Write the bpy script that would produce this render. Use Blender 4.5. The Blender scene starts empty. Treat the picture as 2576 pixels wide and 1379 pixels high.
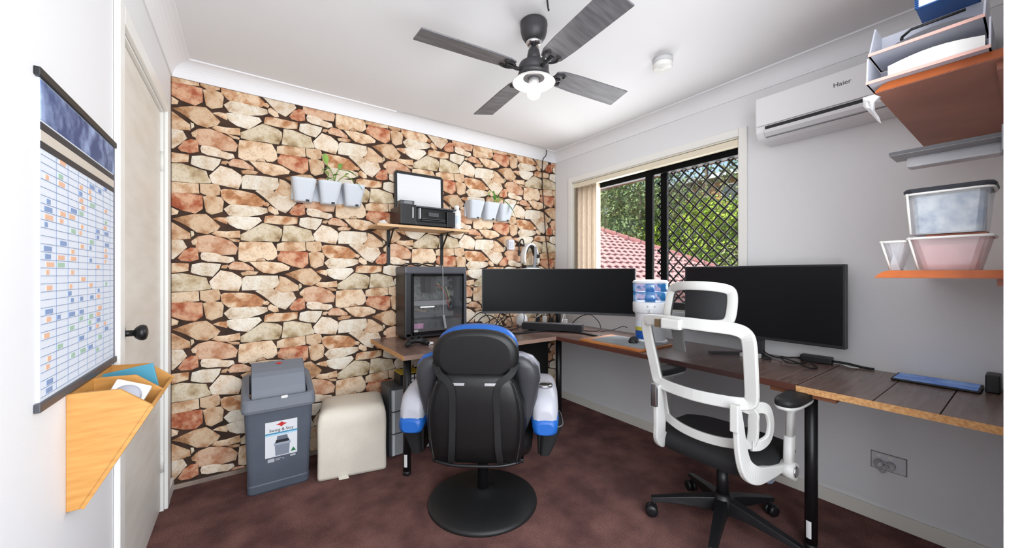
import bpy, bmesh, math, random
from mathutils import Vector, Matrix

# ------------------------------------------------------------------ camera, world, light, exposure
SC = bpy.context.scene
COL = SC.collection
PI = math.pi
FPX, CXP, CYP, CAMZ, YAW = 943.0, 1288.0, 689.5, 1.207, math.radians(35.35)

cam_d = bpy.data.cameras.new('camera')
cam_d.sensor_width = 36.0
cam_d.lens = FPX / 2576.0 * 36.0
cam_d.clip_start = 0.02
cam_d.clip_end = 300
cam = bpy.data.objects.new('camera', cam_d)
cam.location = (0, 0, CAMZ)
cam.rotation_euler = (PI / 2, 0, -YAW)
COL.objects.link(cam)
SC.camera = cam

SC.view_settings.view_transform = 'Standard'
SC.view_settings.look = 'None'
SC.view_settings.gamma = 1.0
SC.view_settings.use_curve_mapping = False
SC.view_settings.exposure = 0.3

world = bpy.data.worlds.new('world')
SC.world = world
world.use_nodes = True
wn = world.node_tree
wn.nodes.clear()
w_out = wn.nodes.new('ShaderNodeOutputWorld')
w_bg = wn.nodes.new('ShaderNodeBackground')
w_sky = wn.nodes.new('ShaderNodeTexSky')
w_sky.sky_type = 'NISHITA'
w_sky.sun_disc = False
w_sky.sun_elevation = math.radians(48)
w_sky.sun_rotation = math.radians(-60)
w_sky.air_density = 1.0
w_sky.dust_density = 2.5
w_bg.inputs['Strength'].default_value = 0.24
wn.links.new(w_sky.outputs[0], w_bg.inputs['Color'])
wn.links.new(w_bg.outputs[0], w_out.inputs['Surface'])

def add_light(name, kind, loc, energy, color=(1, 1, 1), rot=(0, 0, 0), **kw):
    d = bpy.data.lights.new(name, kind)
    d.energy = energy
    d.color = color
    for k, v in kw.items():
        setattr(d, k, v)
    o = bpy.data.objects.new(name, d)
    o.location = loc
    o.rotation_euler = rot
    COL.objects.link(o)
    return o

# sun stands behind the house (over the stone wall side), so it lights the garden and never enters the room
sun_dir = Vector((0.62, -0.50, -0.78))
add_light('sun', 'SUN', (0, 0, 8), 4.3, (1.0, 0.95, 0.88), sun_dir.to_track_quat('-Z', 'Y').to_euler(), angle=math.radians(1.5))
# added fill light in the invented hall opening behind the camera
add_light('rear_fill', 'AREA', (0.55, -0.56, 1.30), 62, (0.95, 0.98, 1.0), (PI / 2, 0, 0),
          shape='RECTANGLE', size=1.75, size_y=2.1)
# daylight at the window
add_light('window_daylight', 'AREA', (2.74, 1.81, 1.48), 42, (0.97, 0.985, 1.0), (0, PI / 2, 0),
          shape='RECTANGLE', size=1.0, size_y=1.45)

# ------------------------------------------------------------------ helpers
def lin(c):
    out = []
    for v in c[:3]:
        v = v / 255.0
        out.append(v / 12.92 if v <= 0.04045 else ((v + 0.055) / 1.055) ** 2.4)
    return (out[0], out[1], out[2], 1.0)

MATS = {}
def mat(name, col, rough=0.5, metal=0.0, col2=None, nscale=6.0, ndetail=4.0, lo=0.35, hi=0.65, stretch=None,
        bump=0.0, bscale=60.0, bdist=0.01, spec=0.5, alpha=None, emit=None, estr=0.0, coat=0.0, trans=0.0, ior=1.45, sheen=0.0):
    if name in MATS:
        return MATS[name]
    m = bpy.data.materials.new(name)
    m.use_nodes = True
    nt = m.node_tree
    b = nt.nodes['Principled BSDF']
    b.inputs['Base Color'].default_value = lin(col)
    b.inputs['Roughness'].default_value = rough
    b.inputs['Metallic'].default_value = metal
    b.inputs['Specular IOR Level'].default_value = spec
    b.inputs['IOR'].default_value = ior
    if coat: b.inputs['Coat Weight'].default_value = coat
    if trans: b.inputs['Transmission Weight'].default_value = trans
    if sheen:
        b.inputs['Sheen Weight'].default_value = sheen
    if alpha is not None: b.inputs['Alpha'].default_value = alpha
    if emit is not None:
        b.inputs['Emission Color'].default_value = lin(emit)
        b.inputs['Emission Strength'].default_value = estr
    vec = None
    if col2 is not None or bump:
        tc = nt.nodes.new('ShaderNodeTexCoord')
        vec = tc.outputs['Object']
        if stretch:
            mp = nt.nodes.new('ShaderNodeMapping')
            mp.inputs['Scale'].default_value = stretch
            nt.links.new(vec, mp.inputs['Vector'])
            vec = mp.outputs['Vector']
    if col2 is not None:
        n = nt.nodes.new('ShaderNodeTexNoise')
        n.inputs['Scale'].default_value = nscale
        n.inputs['Detail'].default_value = ndetail
        nt.links.new(vec, n.inputs['Vector'])
        r = nt.nodes.new('ShaderNodeValToRGB')
        r.color_ramp.elements[0].position = lo
        r.color_ramp.elements[1].position = hi
        r.color_ramp.elements[0].color = lin(col)
        r.color_ramp.elements[1].color = lin(col2)
        nt.links.new(n.outputs['Fac'], r.inputs['Fac'])
        nt.links.new(r.outputs['Color'], b.inputs['Base Color'])
    if bump:
        n2 = nt.nodes.new('ShaderNodeTexNoise')
        n2.inputs['Scale'].default_value = bscale
        n2.inputs['Detail'].default_value = 3.0
        nt.links.new(vec, n2.inputs['Vector'])
        bp = nt.nodes.new('ShaderNodeBump')
        bp.inputs['Strength'].default_value = bump
        bp.inputs['Distance'].default_value = bdist
        nt.links.new(n2.outputs['Fac'], bp.inputs['Height'])
        nt.links.new(bp.outputs['Normal'], b.inputs['Normal'])
    MATS[name] = m
    return m

def clear_mat(name, col, opacity, rough=0.05, gloss=0.08):
    """thin see-through sheet: transparent body with a little tinted diffuse and a glossy skin"""
    if name in MATS:
        return MATS[name]
    m = bpy.data.materials.new(name)
    m.use_nodes = True
    nt = m.node_tree
    nt.nodes.clear()
    out = nt.nodes.new('ShaderNodeOutputMaterial')
    tr = nt.nodes.new('ShaderNodeBsdfTransparent')
    df = nt.nodes.new('ShaderNodeBsdfDiffuse')
    gl = nt.nodes.new('ShaderNodeBsdfGlossy')
    mx = nt.nodes.new('ShaderNodeMixShader')
    mx2 = nt.nodes.new('ShaderNodeMixShader')
    df.inputs['Color'].default_value = lin(col)
    gl.inputs['Roughness'].default_value = rough
    mx.inputs[0].default_value = opacity
    mx2.inputs[0].default_value = gloss
    nt.links.new(tr.outputs[0], mx.inputs[1])
    nt.links.new(df.outputs[0], mx.inputs[2])
    nt.links.new(mx.outputs[0], mx2.inputs[1])
    nt.links.new(gl.outputs[0], mx2.inputs[2])
    nt.links.new(mx2.outputs[0], out.inputs['Surface'])
    MATS[name] = m
    return m

ROOT = {}          # object name -> matrix of its root, so parts can be given in room coordinates

class MB:
    def __init__(s):
        s.v, s.f, s.mi, s.sm = [], [], [], []
    def add(s, vs, fs, mi=0, smooth=False):
        o = len(s.v)
        s.v += [Vector(p) for p in vs]
        for f in fs:
            s.f.append([i + o for i in f]); s.mi.append(mi); s.sm.append(smooth)
        return s
    def box(s, x0, y0, z0, x1, y1, z1, mi=0):
        x0, x1 = min(x0, x1), max(x0, x1); y0, y1 = min(y0, y1), max(y0, y1); z0, z1 = min(z0, z1), max(z0, z1)
        vs = [(x0, y0, z0), (x1, y0, z0), (x1, y1, z0), (x0, y1, z0), (x0, y0, z1), (x1, y0, z1), (x1, y1, z1), (x0, y1, z1)]
        return s.add(vs, [(0, 3, 2, 1), (4, 5, 6, 7), (0, 1, 5, 4), (1, 2, 6, 5), (2, 3, 7, 6), (3, 0, 4, 7)], mi)
    def obox(s, c, size, rot=None, mi=0):
        """box of the given size about centre c, turned by rot (Matrix 3x3)"""
        hx, hy, hz = size[0] / 2, size[1] / 2, size[2] / 2
        R = rot if rot is not None else Matrix.Identity(3)
        vs = [Vector(c) + R @ Vector(p) for p in [(-hx, -hy, -hz), (hx, -hy, -hz), (hx, hy, -hz), (-hx, hy, -hz),
                                                  (-hx, -hy, hz), (hx, -hy, hz), (hx, hy, hz), (-hx, hy, hz)]]
        return s.add(vs, [(0, 3, 2, 1), (4, 5, 6, 7), (0, 1, 5, 4), (1, 2, 6, 5), (2, 3, 7, 6), (3, 0, 4, 7)], mi)
    def bar(s, p0, p1, w, h, up=(0, 0, 1), mi=0):
        """straight bar of section w x h from p0 to p1"""
        p0, p1 = Vector(p0), Vector(p1)
        t = (p1 - p0).normalized()
        n = t.cross(Vector(up))
        if n.length < 1e-5: n = t.cross(Vector((1, 0, 0)))
        n.normalize()
        b = n.cross(t)
        vs = []
        for p in (p0, p1):
            for a, c in ((-1, -1), (1, -1), (1, 1), (-1, 1)):
                vs.append(p + n * a * w / 2 + b * c * h / 2)
        return s.add(vs, [(0, 1, 2, 3), (7, 6, 5, 4), (0, 4, 5, 1), (1, 5, 6, 2), (2, 6, 7, 3), (3, 7, 4, 0)], mi)
    def loft(s, rings, mi=0, smooth=True, cap=True, closed=False):
        n = len(rings[0])
        vs = [p for r in rings for p in r]
        fs = []
        m = len(rings)
        for k in range(m if closed else m - 1):
            a, b = k * n, ((k + 1) % m) * n
            for i in range(n):
                j = (i + 1) % n
                fs.append((a + i, a + j, b + j, b + i))
        s.add(vs, fs, mi, smooth)
        if cap and not closed:
            o = len(s.v) - len(vs)
            s.f.append([o + i for i in reversed(range(n))]); s.mi.append(mi); s.sm.append(False)
            s.f.append([o + (m - 1) * n + i for i in range(n)]); s.mi.append(mi); s.sm.append(False)
        return s
    def lathe(s, prof, n=28, M=None, mi=0, smooth=True, cap=True):
        rings = []
        for r, z in prof:
            ring = []
            for i in range(n):
                a = 2 * PI * i / n
                p = Vector((r * math.cos(a), r * math.sin(a), z))
                ring.append(M @ p if M is not None else p)
            rings.append(ring)
        return s.loft(rings, mi, smooth, cap)
    def cyl(s, p0, p1, r0, r1=None, n=20, mi=0, smooth=True):
        p0, p1 = Vector(p0), Vector(p1)
        r1 = r0 if r1 is None else r1
        q = (p1 - p0).to_track_quat('Z', 'Y').to_matrix()
        rings = []
        for p, r in ((p0, r0), (p1, r1)):
            rings.append([p + q @ Vector((r * math.cos(2 * PI * i / n), r * math.sin(2 * PI * i / n), 0)) for i in range(n)])
        return s.loft(rings, mi, smooth)
    def tube(s, path, r, n=8, closed=False, mi=0):
        path = [Vector(p) for p in path]
        m = len(path)
        rs = r if isinstance(r, (list, tuple)) else [r] * m
        tang = []
        for i in range(m):
            a = path[(i - 1) % m] if (closed or i > 0) else path[0]
            b = path[(i + 1) % m] if (closed or i < m - 1) else path[-1]
            t = b - a
            tang.append(t.normalized() if t.length > 1e-9 else Vector((0, 0, 1)))
        nrm = tang[0].orthogonal().normalized()
        rings = []
        for i in range(m):
            t = tang[i]
            nrm = (nrm - t * nrm.dot(t))
            nrm = nrm.normalized() if nrm.length > 1e-6 else t.orthogonal().normalized()
            b = t.cross(nrm)
            rings.append([path[i] + (nrm * math.cos(2 * PI * k / n) + b * math.sin(2 * PI * k / n)) * rs[i] for k in range(n)])
        return s.loft(rings, mi, True, not closed, closed)
    def sweep(s, path, sec, normal, closed=False, mi=0, smooth=True):
        """sec: list of (along normal, across) points, or one list per path point"""
        path = [Vector(p) for p in path]
        N = Vector(normal).normalized()
        m = len(path)
        rings = []
        for i in range(m):
            a = path[(i - 1) % m] if (closed or i > 0) else path[0]
            b = path[(i + 1) % m] if (closed or i < m - 1) else path[-1]
            t = (b - a).normalized()
            nn = (N - t * N.dot(t)).normalized()
            c = t.cross(nn)
            sc = sec[i] if isinstance(sec[0], list) else sec
            rings.append([path[i] + nn * u + c * w for u, w in sc])
        return s.loft(rings, mi, smooth, not closed, closed)
    def prism(s, poly, o, u, w, d, mi=0):
        """polygon (a, b) in the plane o + a u + b w, pushed out along u x w by d"""
        o, u, w = Vector(o), Vector(u), Vector(w)
        nrm = u.cross(w).normalized()
        n = len(poly)
        base = [o + u * a + w * b for a, b in poly]
        vs = base + [p + nrm * d for p in base]
        fs = [list(reversed(range(n))), list(range(n, 2 * n))]
        for i in range(n):
            j = (i + 1) % n
            fs.append([i, j, n + j, n + i])
        return s.add(vs, fs, mi)
    def ball(s, c, r, n=16, m=10, mi=0):
        r = r if isinstance(r, (list, tuple)) else (r, r, r)
        rings = []
        for k in range(m + 1):
            t = PI * (0.02 + 0.96 * k / m)
            rings.append([Vector((c[0] + r[0] * math.sin(t) * math.cos(2 * PI * i / n), c[1] + r[1] * math.sin(t) * math.sin(2 * PI * i / n),
                                  c[2] - r[2] * math.cos(t))) for i in range(n)])
        return s.loft(rings, mi, True)

def P(name, mb, mats, parent=None, world=True, bevel=0.0, seg=2, fix=True):
    """link the collected shapes as ONE mesh object; coordinates are room coordinates unless world=False"""
    mats = mats if isinstance(mats, (list, tuple)) else [mats]
    me = bpy.data.meshes.new(name)
    vs = mb.v
    if parent is not None:
        M = ROOT.get(parent.name)
        if world and M is not None:
            Mi = M.inverted()
            vs = [Mi @ p for p in vs]
        off = None
    else:
        if vs:
            xs = [p.x for p in vs]; ys = [p.y for p in vs]; zs = [p.z for p in vs]
            off = Vector(((min(xs) + max(xs)) / 2, (min(ys) + max(ys)) / 2, min(zs)))
            vs = [p - off for p in vs]
        else:
            off = Vector()
    me.from_pydata([tuple(p) for p in vs], [], mb.f)
    for m in mats:
        me.materials.append(m)
    me.polygons.foreach_set('material_index', mb.mi)
    me.polygons.foreach_set('use_smooth', mb.sm)
    if bevel or fix:
        bm = bmesh.new()
        bm.from_mesh(me)
        if fix:
            bmesh.ops.recalc_face_normals(bm, faces=bm.faces)
        if bevel:
            es = [e for e in bm.edges if len(e.link_faces) == 2 and e.calc_face_angle(0) > 0.5]
            bmesh.ops.bevel(bm, geom=es, offset=bevel, segments=seg, affect='EDGES', profile=0.6, clamp_overlap=True)
        bm.to_mesh(me)
        bm.free()
    me.update()
    o = bpy.data.objects.new(name, me)
    COL.objects.link(o)
    if parent is not None:
        o.parent = parent
        if parent.name in ROOT:
            ROOT[o.name] = ROOT[parent.name]
    else:
        o.location = off
        ROOT[o.name] = Matrix.Translation(off)
    return o

def thing(name, label, cat, loc=(0, 0, 0), rz=0.0, group=None):
    o = bpy.data.objects.new(name, None)
    COL.objects.link(o)
    o.empty_display_size = 0.1
    o.location = loc
    o.rotation_euler = (0, 0, rz)
    o['label'] = label
    o['category'] = cat
    if group: o['group'] = group
    ROOT[o.name] = Matrix.Translation(Vector(loc)) @ Matrix.Rotation(rz, 4, 'Z')
    return o

def tag(o, label, cat, group=None):
    o['label'] = label
    o['category'] = cat
    if group: o['group'] = group
    return o

def struct(name, mb, mats, parent=None, label=None, **kw):
    o = P(name, mb, mats, parent, **kw)
    if parent is None:
        o['kind'] = 'structure'
        if label: o['label'] = label
    return o

def text_part(name, body, size, mtl, parent, o, u, w, extrude=0.0004, align='CENTER'):
    """lettering lying in the plane o + a u + b w (room coordinates)"""
    cu = bpy.data.curves.new(name, 'FONT')
    cu.body = body
    cu.size = size
    cu.extrude = extrude
    cu.align_x = align
    cu.align_y = 'CENTER'
    cu.materials.append(mtl)
    tmp = bpy.data.objects.new('lettering_source', cu)
    COL.objects.link(tmp)
    me = bpy.data.meshes.new_from_object(tmp.evaluated_get(bpy.context.evaluated_depsgraph_get()))
    bpy.data.objects.remove(tmp)
    ob = bpy.data.objects.new(name, me)
    COL.objects.link(ob)
    u, w = Vector(u).normalized(), Vector(w).normalized()
    n = u.cross(w)
    M = Matrix(((u.x, w.x, n.x, o[0]), (u.y, w.y, n.y, o[1]), (u.z, w.z, n.z, o[2]), (0, 0, 0, 1)))
    ob.parent = parent
    ob.matrix_basis = ROOT[parent.name].inverted() @ M
    return ob

def smooth(pts, k=6, closed=False):
    """Catmull-Rom through the points"""
    pts = [Vector(p) for p in pts]
    n = len(pts)
    out = []
    for i in range(n if closed else n - 1):
        p0 = pts[(i - 1) % n] if (closed or i > 0) else pts[0]
        p1 = pts[i]
        p2 = pts[(i + 1) % n]
        p3 = pts[(i + 2) % n] if (closed or i < n - 2) else pts[-1]
        for j in range(k):
            t = j / k
            out.append(0.5 * ((2 * p1) + (p2 - p0) * t + (2 * p0 - 5 * p1 + 4 * p2 - p3) * t * t + (3 * p1 - p0 - 3 * p2 + p3) * t ** 3))
    if not closed:
        out.append(pts[-1])
    return out

def rrect(hw, hh, r, k=4):
    """rounded rectangle as a list of (a, b)"""
    pts = []
    for cx, cy, a0 in ((hw - r, hh - r, 0), (-hw + r, hh - r, 90), (-hw + r, -hh + r, 180), (hw - r, -hh + r, 270)):
        for i in range(k + 1):
            a = math.radians(a0 + 90 * i / k)
            pts.append((cx + r * math.cos(a), cy + r * math.sin(a)))
    return pts

def sring(c, u, w, hu, hw_, n=28, p=2.6):
    """superellipse ring about c in the plane u, w"""
    c, u, w = Vector(c), Vector(u), Vector(w)
    out = []
    for i in range(n):
        a = 2 * PI * i / n
        ca, sa = math.cos(a), math.sin(a)
        out.append(c + u * (hu * math.copysign(abs(ca) ** (2 / p), ca)) + w * (hw_ * math.copysign(abs(sa) ** (2 / p), sa)))
    return out

def cable(name, pts, r, mtl, label, k=6, parent=None):
    o = P(name, MB().tube(smooth(pts, k), r, 6), mtl, parent)
    if parent is None:
        tag(o, label, 'cable')
    return o

def copy_tree(o, parent=None):
    c = o.copy()
    COL.objects.link(c)
    c.parent = parent
    ROOT[c.name] = Matrix.Identity(4)
    for ch in o.children:
        copy_tree(ch, c)
    return c

def fpx(u, v):
    a = (u - CXP) / FPX
    b = (CYP - v) / FPX
    return Vector((math.sin(YAW) + a * math.cos(YAW), math.cos(YAW) - a * math.sin(YAW), b))

# ------------------------------------------------------------------ materials
m_wall = mat('wall_paint', (224, 224, 226), 0.6, bump=0.04, bscale=180)
m_ceil = mat('ceiling_paint', (226, 226, 228), 0.85)
m_cornice = mat('cornice_paint', (230, 230, 233), 0.6)
m_trim = mat('trim_gloss', (232, 231, 227), 0.35)
m_door = mat('door_paint', (226, 222, 214), 0.4, col2=(214, 208, 198), nscale=3.0, stretch=(1, 1, 5), lo=0.4, hi=0.75)
m_black = mat('black_plastic', (22, 22, 24), 0.45)
m_blackgloss = mat('black_gloss', (16, 16, 18), 0.16)
m_blackmetal = mat('black_metal', (20, 20, 22), 0.38, metal=0.0)
m_white = mat('white_plastic', (228, 227, 224), 0.38)
m_chrome = mat('chrome', (205, 205, 208), 0.15, metal=1.0)
m_steel = mat('grey_steel', (150, 150, 152), 0.35, metal=0.8)
m_cable = mat('cable_black', (18, 18, 20), 0.5)
m_cablew = mat('cable_white', (215, 215, 215), 0.5)

# ------------------------------------------------------------------ the room shell
XW0, XW1, YB, YR, ZC = -0.343, 2.527, 2.812, 0.05, 2.40
YH = -0.58          # open end of the invented hall, set close for the rear fill light

m_carpet = mat('carpet', (110, 64, 60), 0.95, col2=(168, 114, 104), nscale=6.5, ndetail=9.0, lo=0.36, hi=0.74, bump=1.0, bscale=330, bdist=0.014, spec=0.08, sheen=0.12)
def speckle(m, scale, lo, hi, dark):
    """fine fibre speckle multiplied over the colour of a material"""
    nt = m.node_tree
    b = nt.nodes['Principled BSDF']
    src = b.inputs['Base Color'].links[0].from_socket
    tc = nt.nodes.new('ShaderNodeTexCoord')
    n = nt.nodes.new('ShaderNodeTexNoise'); n.inputs['Scale'].default_value = scale; n.inputs['Detail'].default_value = 2.0
    nt.links.new(tc.outputs['Object'], n.inputs['Vector'])
    r = nt.nodes.new('ShaderNodeValToRGB')
    r.color_ramp.elements[0].position = lo; r.color_ramp.elements[0].color = (dark, dark, dark, 1)
    r.color_ramp.elements[1].position = hi; r.color_ramp.elements[1].color = (1, 1, 1, 1)
    nt.links.new(n.outputs['Fac'], r.inputs['Fac'])
    mx = nt.nodes.new('ShaderNodeMix'); mx.data_type = 'RGBA'; mx.blend_type = 'MULTIPLY'; mx.inputs[0].default_value = 1.0
    nt.links.new(src, mx.inputs[6]); nt.links.new(r.outputs['Color'], mx.inputs[7])
    nt.links.new(mx.outputs[2], b.inputs['Base Color'])
speckle(m_carpet, 170, 0.35, 0.62, 0.55)
struct('floor', MB().box(XW0 - 0.1, YH, -0.1, XW1 + 0.1, YB + 0.1, 0), m_carpet, label='dark maroon carpet covering the floor')
struct('ceiling', MB().box(XW0 - 0.1, YH, ZC, XW1 + 0.1, YB + 0.1, ZC + 0.1), m_ceil, label='plain white plaster ceiling')

# left wall with the door opening
DY0, DY1, DZ = 1.752, 2.60, 2.045
wl = MB()
wl.box(XW0 - 0.1, YH, 0, XW0, DY0, ZC).box(XW0 - 0.1, DY1, 0, XW0, YB, ZC).box(XW0 - 0.1, DY0, DZ, XW0, DY1, ZC)
struct('wall_left', wl, m_wall)

# window wall with its opening
WY0, WY1, WZ0, WZ1 = 1.09, 2.57, 0.93, 2.075
wr = MB()
wr.box(XW1, YR, 0, XW1 + 0.12, WY0, ZC).box(XW1, WY1, 0, XW1 + 0.12, YB + 0.1, ZC)
wr.box(XW1, WY0, 0, XW1 + 0.12, WY1, WZ0).box(XW1, WY0, WZ1, XW1 + 0.12, WY1, ZC)
struct('wall_right', wr, m_wall)

# wall behind: a pier on the right carries the shelves, the rest opens to the hall
XP = 1.45
wb = MB().box(XP, YR - 0.12, 0, XW1 + 0.12, YR, ZC).box(XP, YH, 0, XP + 0.1, YR - 0.12, ZC)
struct('wall_rear', wb, m_wall)

# cornices (quarter cove)
def cove(name, p0, p1, inward, m0=0.0, m1=0.0):
    """cove from p0 to p1; inward = horizontal unit vector into the room; mitre at the ends"""
    S = 0.088
    prof = [(0, 0), (0, -S), (0.008, -S)]
    for i in range(1, 8):
        a = math.radians(90 * i / 8)
        prof.append((0.008 + (S - 0.008) * (1 - math.cos(a)), -S + (S - 0.008) * math.sin(a)))
    prof += [(S, -0.008), (S, 0)]
    p0, p1, inn = Vector(p0), Vector(p1), Vector(inward)
    d = (p1 - p0).normalized()
    r0 = [p0 + inn * a + Vector((0, 0, b)) + d * a * m0 for a, b in prof]
    r1 = [p1 + inn * a + Vector((0, 0, b)) - d * a * m1 for a, b in prof]
    return struct(name, MB().loft([r0, r1], smooth=False), m_cornice)
cove('trim_1', (XW0, YB, ZC), (XW1, YB, ZC), (0, -1, 0), 1, 1)
cove('trim_2', (XW1, YB, ZC), (XW1, YR, ZC), (-1, 0, 0), 1, 1)
cove('trim_3', (XW0, YH, ZC), (XW0, YB, ZC), (1, 0, 0), 0, 1)
cove('trim_4', (XW1, YR, ZC), (XP, YR, ZC), (0, 1, 0), 1, 0)

# skirting boards
def skirt(name, mb, m=m_trim):
    return struct(name, mb, m, bevel=0.004)
skirt('baseboard_right', MB().box(XW1 - 0.014, YR, 0, XW1, YB, 0.068), mat('skirting_cream', (222, 218, 208), 0.45))
skirt('baseboard_left', MB().box(XW0, DY1 + 0.06, 0, XW0 + 0.014, YB, 0.068))
skirt('baseboard_hall', MB().box(XW0, YH, 0, XW0 + 0.014, DY0 - 0.07, 0.068))
skirt('baseboard_back', MB().box(XW0, YB - 0.014, 0, XW1, YB, 0.026), mat('skirting_dusty', (150, 134, 122), 0.7, col2=(120, 104, 96), nscale=9))

# ------------------------------------------------------------------ stone-print wallpaper, each printed stone given added relief
m_gap = mat('stone_gap', (74, 52, 40), 0.9, col2=(48, 34, 27), nscale=14)
wall_back = struct('wall_back', MB().box(XW0 - 0.1, YB, 0, XW1 + 0.12, YB + 0.1, ZC), m_gap, label='wall papered with a tan, cream and rust coloured stone print')

CB = (430, 470, .23196); CC = (560, 440, .2466); CD = (700, 460, .2466)
PALE, TAN, RED, OLV, BRN, PNK, WHT, CRM = range(8)
STONECOL = [((222, 206, 184), (196, 168, 138)), ((206, 172, 138), (176, 130, 94)), ((182, 104, 72), (214, 168, 132)), ((206, 190, 160), (176, 158, 126)),
            ((190, 134, 94), (224, 198, 168)), ((208, 164, 134), (176, 116, 84)), ((228, 218, 202), (206, 188, 164)), ((218, 188, 156), (192, 150, 116))]
STONES = [
 (CD, RED, [(-5,745),(30,700),(160,698),(300,710),(302,825),(245,870),(150,850),(0,790)]),
 (CB, TAN, [(352,110),(430,95),(545,120),(570,160),(555,270),(440,300),(385,270),(372,210)]),
 (CC, WHT, [(15,350),(80,305),(230,300),(450,345),(457,385),(400,405),(230,430),(70,415)]),
 (CC, BRN, [(-16,1225),(20,1207),(200,1205),(330,1220),(428,1285),(400,1335),(210,1362),(60,1348),(-6,1300)]),
 (CC, PALE, [(335,165),(410,148),(510,165),(600,210),(715,225),(748,290),(690,345),(640,388),(560,355),(500,300),(430,235)]),
 (CC, TAN, [(535,1165),(580,1100),(580,1035),(640,1050),(770,1130),(775,1180),(600,1205)]),
 (CC, WHT, [(205,1060),(240,1035),(400,1030),(560,1030),(572,1100),(555,1135),(490,1170),(200,1178),(198,1120)]),
 (CB, PALE, [(420,1030),(470,980),(540,910),(660,930),(760,985),(765,1050),(730,1132),(600,1120),(450,1105)]),
 (CD, OLV, [(38,595),(58,440),(150,440),(330,490),(345,540),(372,575),(360,592),(230,600)]),
 (CD, CRM, [(-12,692),(-10,625),(60,606),(270,606),(275,692),(150,699)]),
 (CD, TAN, [(285,606),(425,598),(441,640),(435,690),(365,711),(320,697),(290,682)]),
 (CC, BRN, [(425,470),(440,425),(500,415),(762,435),(757,500),(650,510),(530,500),(430,490)]),
 (CD, WHT, [(215,430),(225,365),(300,355),(445,375),(430,420),(380,480),(300,465),(225,440)]),
 (CC, CRM, [(465,340),(490,320),(560,360),(570,400),(530,405),(470,370)]),
 (CC, BRN, [(410,290),(450,280),(475,300),(460,320),(420,310)]),
 (CD, RED, [(115,300),(160,240),(215,215),(265,225),(270,320),(210,335),(140,325)]),
 (CD, PALE, [(290,290),(300,265),(400,265),(450,300),(540,320),(552,350),(500,370),(420,350),(350,345),(300,325)]),
 (CD, TAN, [(450,410),(460,390),(497,385),(500,400),(485,415)]),
 (CD, PNK, [(503,397),(550,360),(620,370),(700,425),(705,450),(630,440),(520,425)]),
 (CD, TAN, [(605,463),(660,451),(740,462),(720,485),(620,487)]),
 (CC, CRM, [(275,890),(440,885),(600,900),(682,940),(672,970),(600,985),(520,1007),(420,997),(360,962)]),
 (CC, CRM, [(165,865),(165,760),(175,690),(300,685),(500,690),(545,760),(556,830),(510,866),(452,870),(425,846),(370,848),(335,880),(220,886)]),
 (CC, TAN, [(350,878),(380,853),(425,855),(437,878)]),
 (CC, OLV, [(185,610),(290,560),(410,495),(560,530),(602,560),(600,620),(570,680),(500,680),(420,670),(290,680),(190,665)]),
 (CC, WHT, [(45,430),(110,425),(370,435),(396,470),(330,520),(260,566),(150,545),(80,510),(45,475)]),
 (CB, BRN, [(455,348),(520,332),(600,336),(610,405),(550,382)]),
 (CB, CRM, [(448,510),(490,480),(600,490),(746,478),(746,552),(620,551),(520,540)]),
 (CB, TAN, [(605,556),(700,570),(742,578),(735,598),(680,592)]),
 (CB, TAN, [(18,350),(130,322),(250,300),(380,300),(430,340),(532,430),(500,470),(390,512),(280,490),(190,430),(110,388)]),
 (CB, PNK, [(275,620),(300,540),(420,525),(530,550),(650,590),(722,660),(700,732),(560,737),(420,717),(310,707),(275,670)]),
 (CB, CRM, [(225,592),(288,545),(282,610),(265,632),(235,622)]),
 (CB, OLV, [(215,482),(245,490),(250,520),(222,545)]),
]
def to_wall(c, p):
    u, v = c[0] + p[0] * c[2], c[1] + p[1] * c[2]
    d = fpx(u, v)
    t = YB / d.y
    return (d.x * t, CAMZ + d.z * t)

def clip_poly(poly, x0, x1, z0, z1):
    def cl(pts, f, g):
        out = []
        for i in range(len(pts)):
            a, b = pts[i - 1], pts[i]
            fa, fb = f(a), f(b)
            if fa != fb: out.append(g(a, b))
            if fb: out.append(b)
        return out
    def ix(v):
        return lambda a, b: (v, a[1] + (b[1] - a[1]) * (v - a[0]) / (b[0] - a[0]))
    def iz(v):
        return lambda a, b: (a[0] + (b[0] - a[0]) * (v - a[1]) / (b[1] - a[1]), v)
    for f, g in ((lambda p: p[0] >= x0, ix(x0)), (lambda p: p[0] <= x1, ix(x1)), (lambda p: p[1] >= z0, iz(z0)), (lambda p: p[1] <= z1, iz(z1))):
        if poly: poly = cl(poly, f, g)
    return poly

def area2(p):
    return 0.5 * sum(p[i - 1][0] * p[i][1] - p[i][0] * p[i - 1][1] for i in range(len(p)))

def stone_shape(mb, poly, mi=0, ox=0.0, oz=0.0, thick=0.006):
    """printed stone in relief: sharp foot, rounded shoulder, slightly domed face"""
    n = len(poly)
    cx = sum(p[0] for p in poly) / n; cz = sum(p[1] for p in poly) / n
    foot = [(p[0], YB + 0.0005, p[1]) for p in poly]
    r1 = [(p[0], YB - thick * 0.7, p[1]) for p in poly]
    r2 = []
    for p in poly:
        d = math.hypot(p[0] - cx, p[1] - cz) + 1e-6
        k = max(0.55, 1 - 0.008 / d)
        r2.append((cx + (p[0] - cx) * k, YB - thick, cz + (p[1] - cz) * k))
    vs = foot + r1 + r2 + [(cx, YB - thick * 1.25, cz)]
    fs = []
    for i in range(n):
        j = (i + 1) % n
        fs.append((i, j, n + j, n + i))
        fs.append((n + i, n + j, 2 * n + j, 2 * n + i))
        fs.append((2 * n + i, 2 * n + j, 3 * n))
    mb.add([(v[0] + ox, v[1], v[2] + oz) for v in vs], fs, mi, False)

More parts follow.
